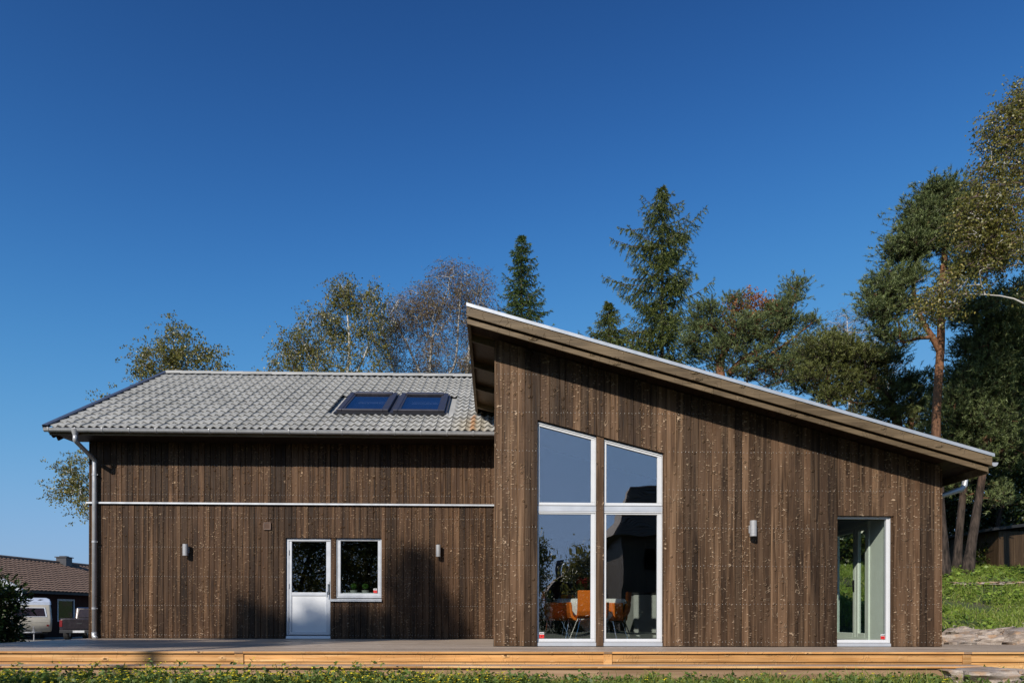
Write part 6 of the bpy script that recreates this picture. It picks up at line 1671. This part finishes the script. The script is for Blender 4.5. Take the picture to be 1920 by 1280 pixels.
def front_d(x, y): return np.where(y > YS - 0.01, 0.0, 1.0)
scatter('lawn_grass', 22000, (-7.4, 8.5), (7.6, 8.74), M['grass'], 1, 0.03, 0.12, 0.008, front_d, clump=1.0, label='uncut grass along the step of the deck')
scatter('lawn_grass', 60000, (-7.4, 8.5), (7.6, 8.72), M['grass'], 2, 0.08, 0.27, 0.008, lambda x, y: np.where(y < YS - 0.02, 0.45 * sum(np.exp(-((x - xc_) / w_) ** 2 - ((y - yc_) / 0.22) ** 2) for xc_, yc_, w_ in ((-1.75, 8.55, 0.14), (-0.72, 8.35, 0.18), (-0.35, 8.5, 0.25), (1.95, 8.5, 0.10), (5.2, 8.3, 0.30), (4.6, 8.45, 0.15), (-4.4, 8.5, 0.2), (6.9, 8.4, 0.4), (3.4, 8.4, 0.12))), 0), label='taller grass tufts before the step')
def weeds():
    r = np.random.RandomState(7); n = 2300
    x = r.uniform(-7.4, 7.6, n); keep = r.rand(n) < np.where(x < 0.6, 1.0, 0.35); x = x[keep]; n = len(x); y = r.uniform(7.6, 8.66, n)
    tall = 0.05 + (0.11 * r.rand(n) + 0.17 * r.rand(n) ** 6) * np.where(x < -1.0, 1.0, 0.55)
    b = np.stack([x, y, ground_z(x, y)], 1); top = b + np.stack([r.normal(size=n) * 0.04, r.normal(size=n) * 0.04, tall], 1)
    k = 9; t = r.rand(n, k, 1) ** 0.7
    c = (b[:, None] + (top - b)[:, None] * t + r.normal(size=(n, k, 3)) * np.array([0.035, 0.035, 0.015])).reshape(-1, 3)
    v, f = leaf_quads(c, r.normal(size=c.shape) + np.array([0, 0, .3]), r.normal(size=c.shape), 0.05 * (0.6 + r.rand(len(c))), 0.026 * (0.6 + r.rand(len(c))))
    o = np_mesh('weeds', v, f, M['weed'], rnd=r.rand(len(c))); tag(o, 'leafy weeds growing in the grass before the step', 'weeds', kind='stuff')
    fl = r.rand(n) < np.where(x < 0.2, 0.75, 0.14); ft = top[fl]; ft = np.concatenate([ft, ft + r.normal(size=ft.shape) * np.array([.04, .04, .02])]); m = len(ft); k = 5
    a_ = (np.arange(k) * 2 * math.pi / k)[None, :] + r.rand(m, 1) * 6
    tilt = r.normal(size=(m, 1, 3)) * 0.35
    d = np.stack([np.cos(a_), np.sin(a_) * 0.8, 0.25 + 0 * a_], -1) + tilt
    c = (ft[:, None] + d * 0.010).reshape(-1, 3)
    v, f = leaf_quads(c, d.reshape(-1, 3), np.array([[0, 0, 1.0]]) + r.normal(size=c.shape) * 0.2, 0.023, 0.018)
    o = np_mesh('yellow_flowers', v, f, M['yellow']); tag(o, 'small yellow flowers in the weeds before the deck', 'flowers', kind='stuff')
weeds()
scatter('slope_grass', 125000, (6.9, 21.0), (12.3, 23.0), M['slope_grass'], 3, 0.06, 0.22, 0.016, lambda x, y: np.clip(0.25 + 0.9 * (y - 13.0) / 2.5, 0.10, 1) * np.clip(0.75 + 0.6 * np.sin(x * 1.9 + 1.0) * np.sin(y * 1.6 + 0.5 * x) + 0.3 * np.sin(x * 4.3) * np.sin(y * 3.7), 0.12, 1) * (x < 0.74 * y + 5.0), label='sunlit grass on the slope right of the house')
def cover():
    r = np.random.RandomState(9); n = 12500
    x = r.uniform(7.0, 21.0, n); y = r.uniform(12.6, 22.0, n)
    patch = np.sin(x * 1.1 + 0.4) * np.sin(y * 0.9 + x * 0.3) + 0.35 * np.sin(x * 3.1) * np.sin(y * 2.7)
    k = (patch > 0.05) & (x < 0.74 * y + 5.0) & (r.rand(n) < np.clip((y - 12.8) / 2.0, 0.05, 1)); x, y = x[k], y[k]; n = len(x)
    c = np.stack([x, y, ground_z(x, y) + 0.05 + 0.16 * r.rand(n)], 1)
    d = r.normal(size=(n, 3)) * np.array([1, 1, 0.3]); up = np.array([[0, -0.35, 1.0]]) + r.normal(size=(n, 3)) * 0.35
    s = 0.10 * (0.5 + 0.8 * r.rand(n))
    v, f = leaf_quads(c, d, np.cross(np.cross(d, up), d) * 0 + up, s, s * 0.85)
    o = np_mesh('ground_cover', v, f, M['cover'], rnd=r.rand(n)); tag(o, 'broad leaved ground cover on the slope', 'ground cover', kind='stuff')
    n = 900; x = r.uniform(7.2, 12.5, n); y = r.uniform(11.9, 14.8, n); c = np.stack([x, y, ground_z(x, y) + 0.01], 1)
    rr = 0.018 + 0.045 * r.rand(n) ** 3
    base = np.array([[1, 0, 0], [0, 1, 0], [-1, 0, 0], [0, -1, 0], [0, 0, .8], [0, 0, -.8]], float)
    v = (c[:, None] + (base[None] + r.normal(size=(n, 6, 3)) * 0.25) * rr[:, None, None]).reshape(-1, 3)
    tf = np.array([[0, 1, 4], [1, 2, 4], [2, 3, 4], [3, 0, 4], [1, 0, 5], [2, 1, 5], [3, 2, 5], [0, 3, 5]])
    o = np_mesh('pebbles', v, (tf[None] + (np.arange(n) * 6)[:, None, None]).reshape(-1, 3), M['pebble']); tag(o, 'pale pebbles scattered below the slope', 'pebbles', kind='stuff')
cover()

# ------------------------------------------------------------------ houses behind the photographer, seen in the tall window
def reflected_house():
    x0, x1, y0, y1, ze, zr = 6.2, 25.0, -14.0, -21.0, 4.7, 7.9
    h = empty('garden_house', ((x0 + x1) / 2, -17.5, -0.4), label='house with a dark tiled hip roof reflected in the tall window', cat='house'); inv = Matrix.Translation((-(x0 + x1) / 2, 17.5, 0.4))
    mb = MB(); mb.box(x0 + 0.6, x1 - 0.6, y1 + 0.6, y0 - 0.6, -0.5, ze); o = mb.build('wall', M['soffit'], h); o.matrix_parent_inverse = inv
    for i, wx in enumerate((8.0, 11.0, 14.0)):
        for wz in (0.6, 2.9):
            mb = MB(); frame_quad(mb, wx, wx + 1.2, wz, K(wz + 1.3), .08, .08, .08, .08, y0 - 0.62, y0 - 0.57); w_ = mb.build('window', M['soffit'], h); w_.matrix_parent_inverse = inv
            mb = MB(); mb.box(wx + .08, wx + 1.12, y0 - 0.61, y0 - 0.60, wz + .08, wz + 1.22); mb.build('pane', M['car_glass'], w_)
    mb = MB(); ra, rb = Vector((x0 + 1.6, -17.5, zr)), Vector((x1 - 3, -17.5, zr))
    e = [Vector((x0, y0, ze)), Vector((x1, y0, ze)), Vector((x1, y1, ze)), Vector((x0, y1, ze))]
    mb.add([e[0], e[1], rb, ra], [(0, 1, 2, 3)]); mb.add([e[1], e[2], rb], [(0, 1, 2)]); mb.add([e[2], e[3], ra, rb], [(0, 1, 2, 3)]); mb.add([e[3], e[0], ra], [(0, 1, 2)]); mb.add(e, [(3, 2, 1, 0)])
    o = mb.build('roof', M['dark_tile'], h); o.matrix_parent_inverse = inv
    n = 26
    mb = MB()
    for r_ in range(n):
        t0 = r_ / n; a_ = e[0].lerp(ra, t0); b_ = e[1].lerp(rb, t0); mb.tube([a_ + Vector((0, 0.02, 0.03)), b_ + Vector((0, 0.02, 0.03))], 0.035, 5)
    mb.build('tile_rows', M['brown_tile'], o)
    x0, x1, yr = 4.4, 8.0, -31.0
    h = empty('gable_house', (6.2, -33.0, -0.4), label='small house with a reddish gable roof and chimney reflected in the tall window', cat='house'); inv = Matrix.Translation((-6.2, 33.0, 0.4))
    mb = MB(); mb.prism([(x0, yr, -0.5), (x1, yr, -0.5), (x1, yr, 2.6), ((x0 + x1) / 2, yr, 4.4), (x0, yr, 2.6)], (0, -7, 0)); o = mb.build('wall', M['red_wall'], h); o.matrix_parent_inverse = inv
    mb = MB(); m = (x0 + x1) / 2
    mb.prism([(x0 - 0.4, yr + .4, 2.28), (m, yr + .4, 4.5), (m, yr + .4, 4.64), (x0 - 0.4, yr + .4, 2.42)], (0, -7.8, 0)); mb.prism([(x1 + 0.4, yr + .4, 2.28), (x1 + 0.4, yr + .4, 2.42), (m, yr + .4, 4.64), (m, yr + .4, 4.5)], (0, -7.8, 0)); o = mb.build('roof', M['brown_tile'], h); o.matrix_parent_inverse = inv
    mb = MB(); mb.box(5.0, 5.5, yr - 3, yr - 2.5, 3.2, 5.3); mb.build('chimney', M['chimney'], o)
reflected_house()
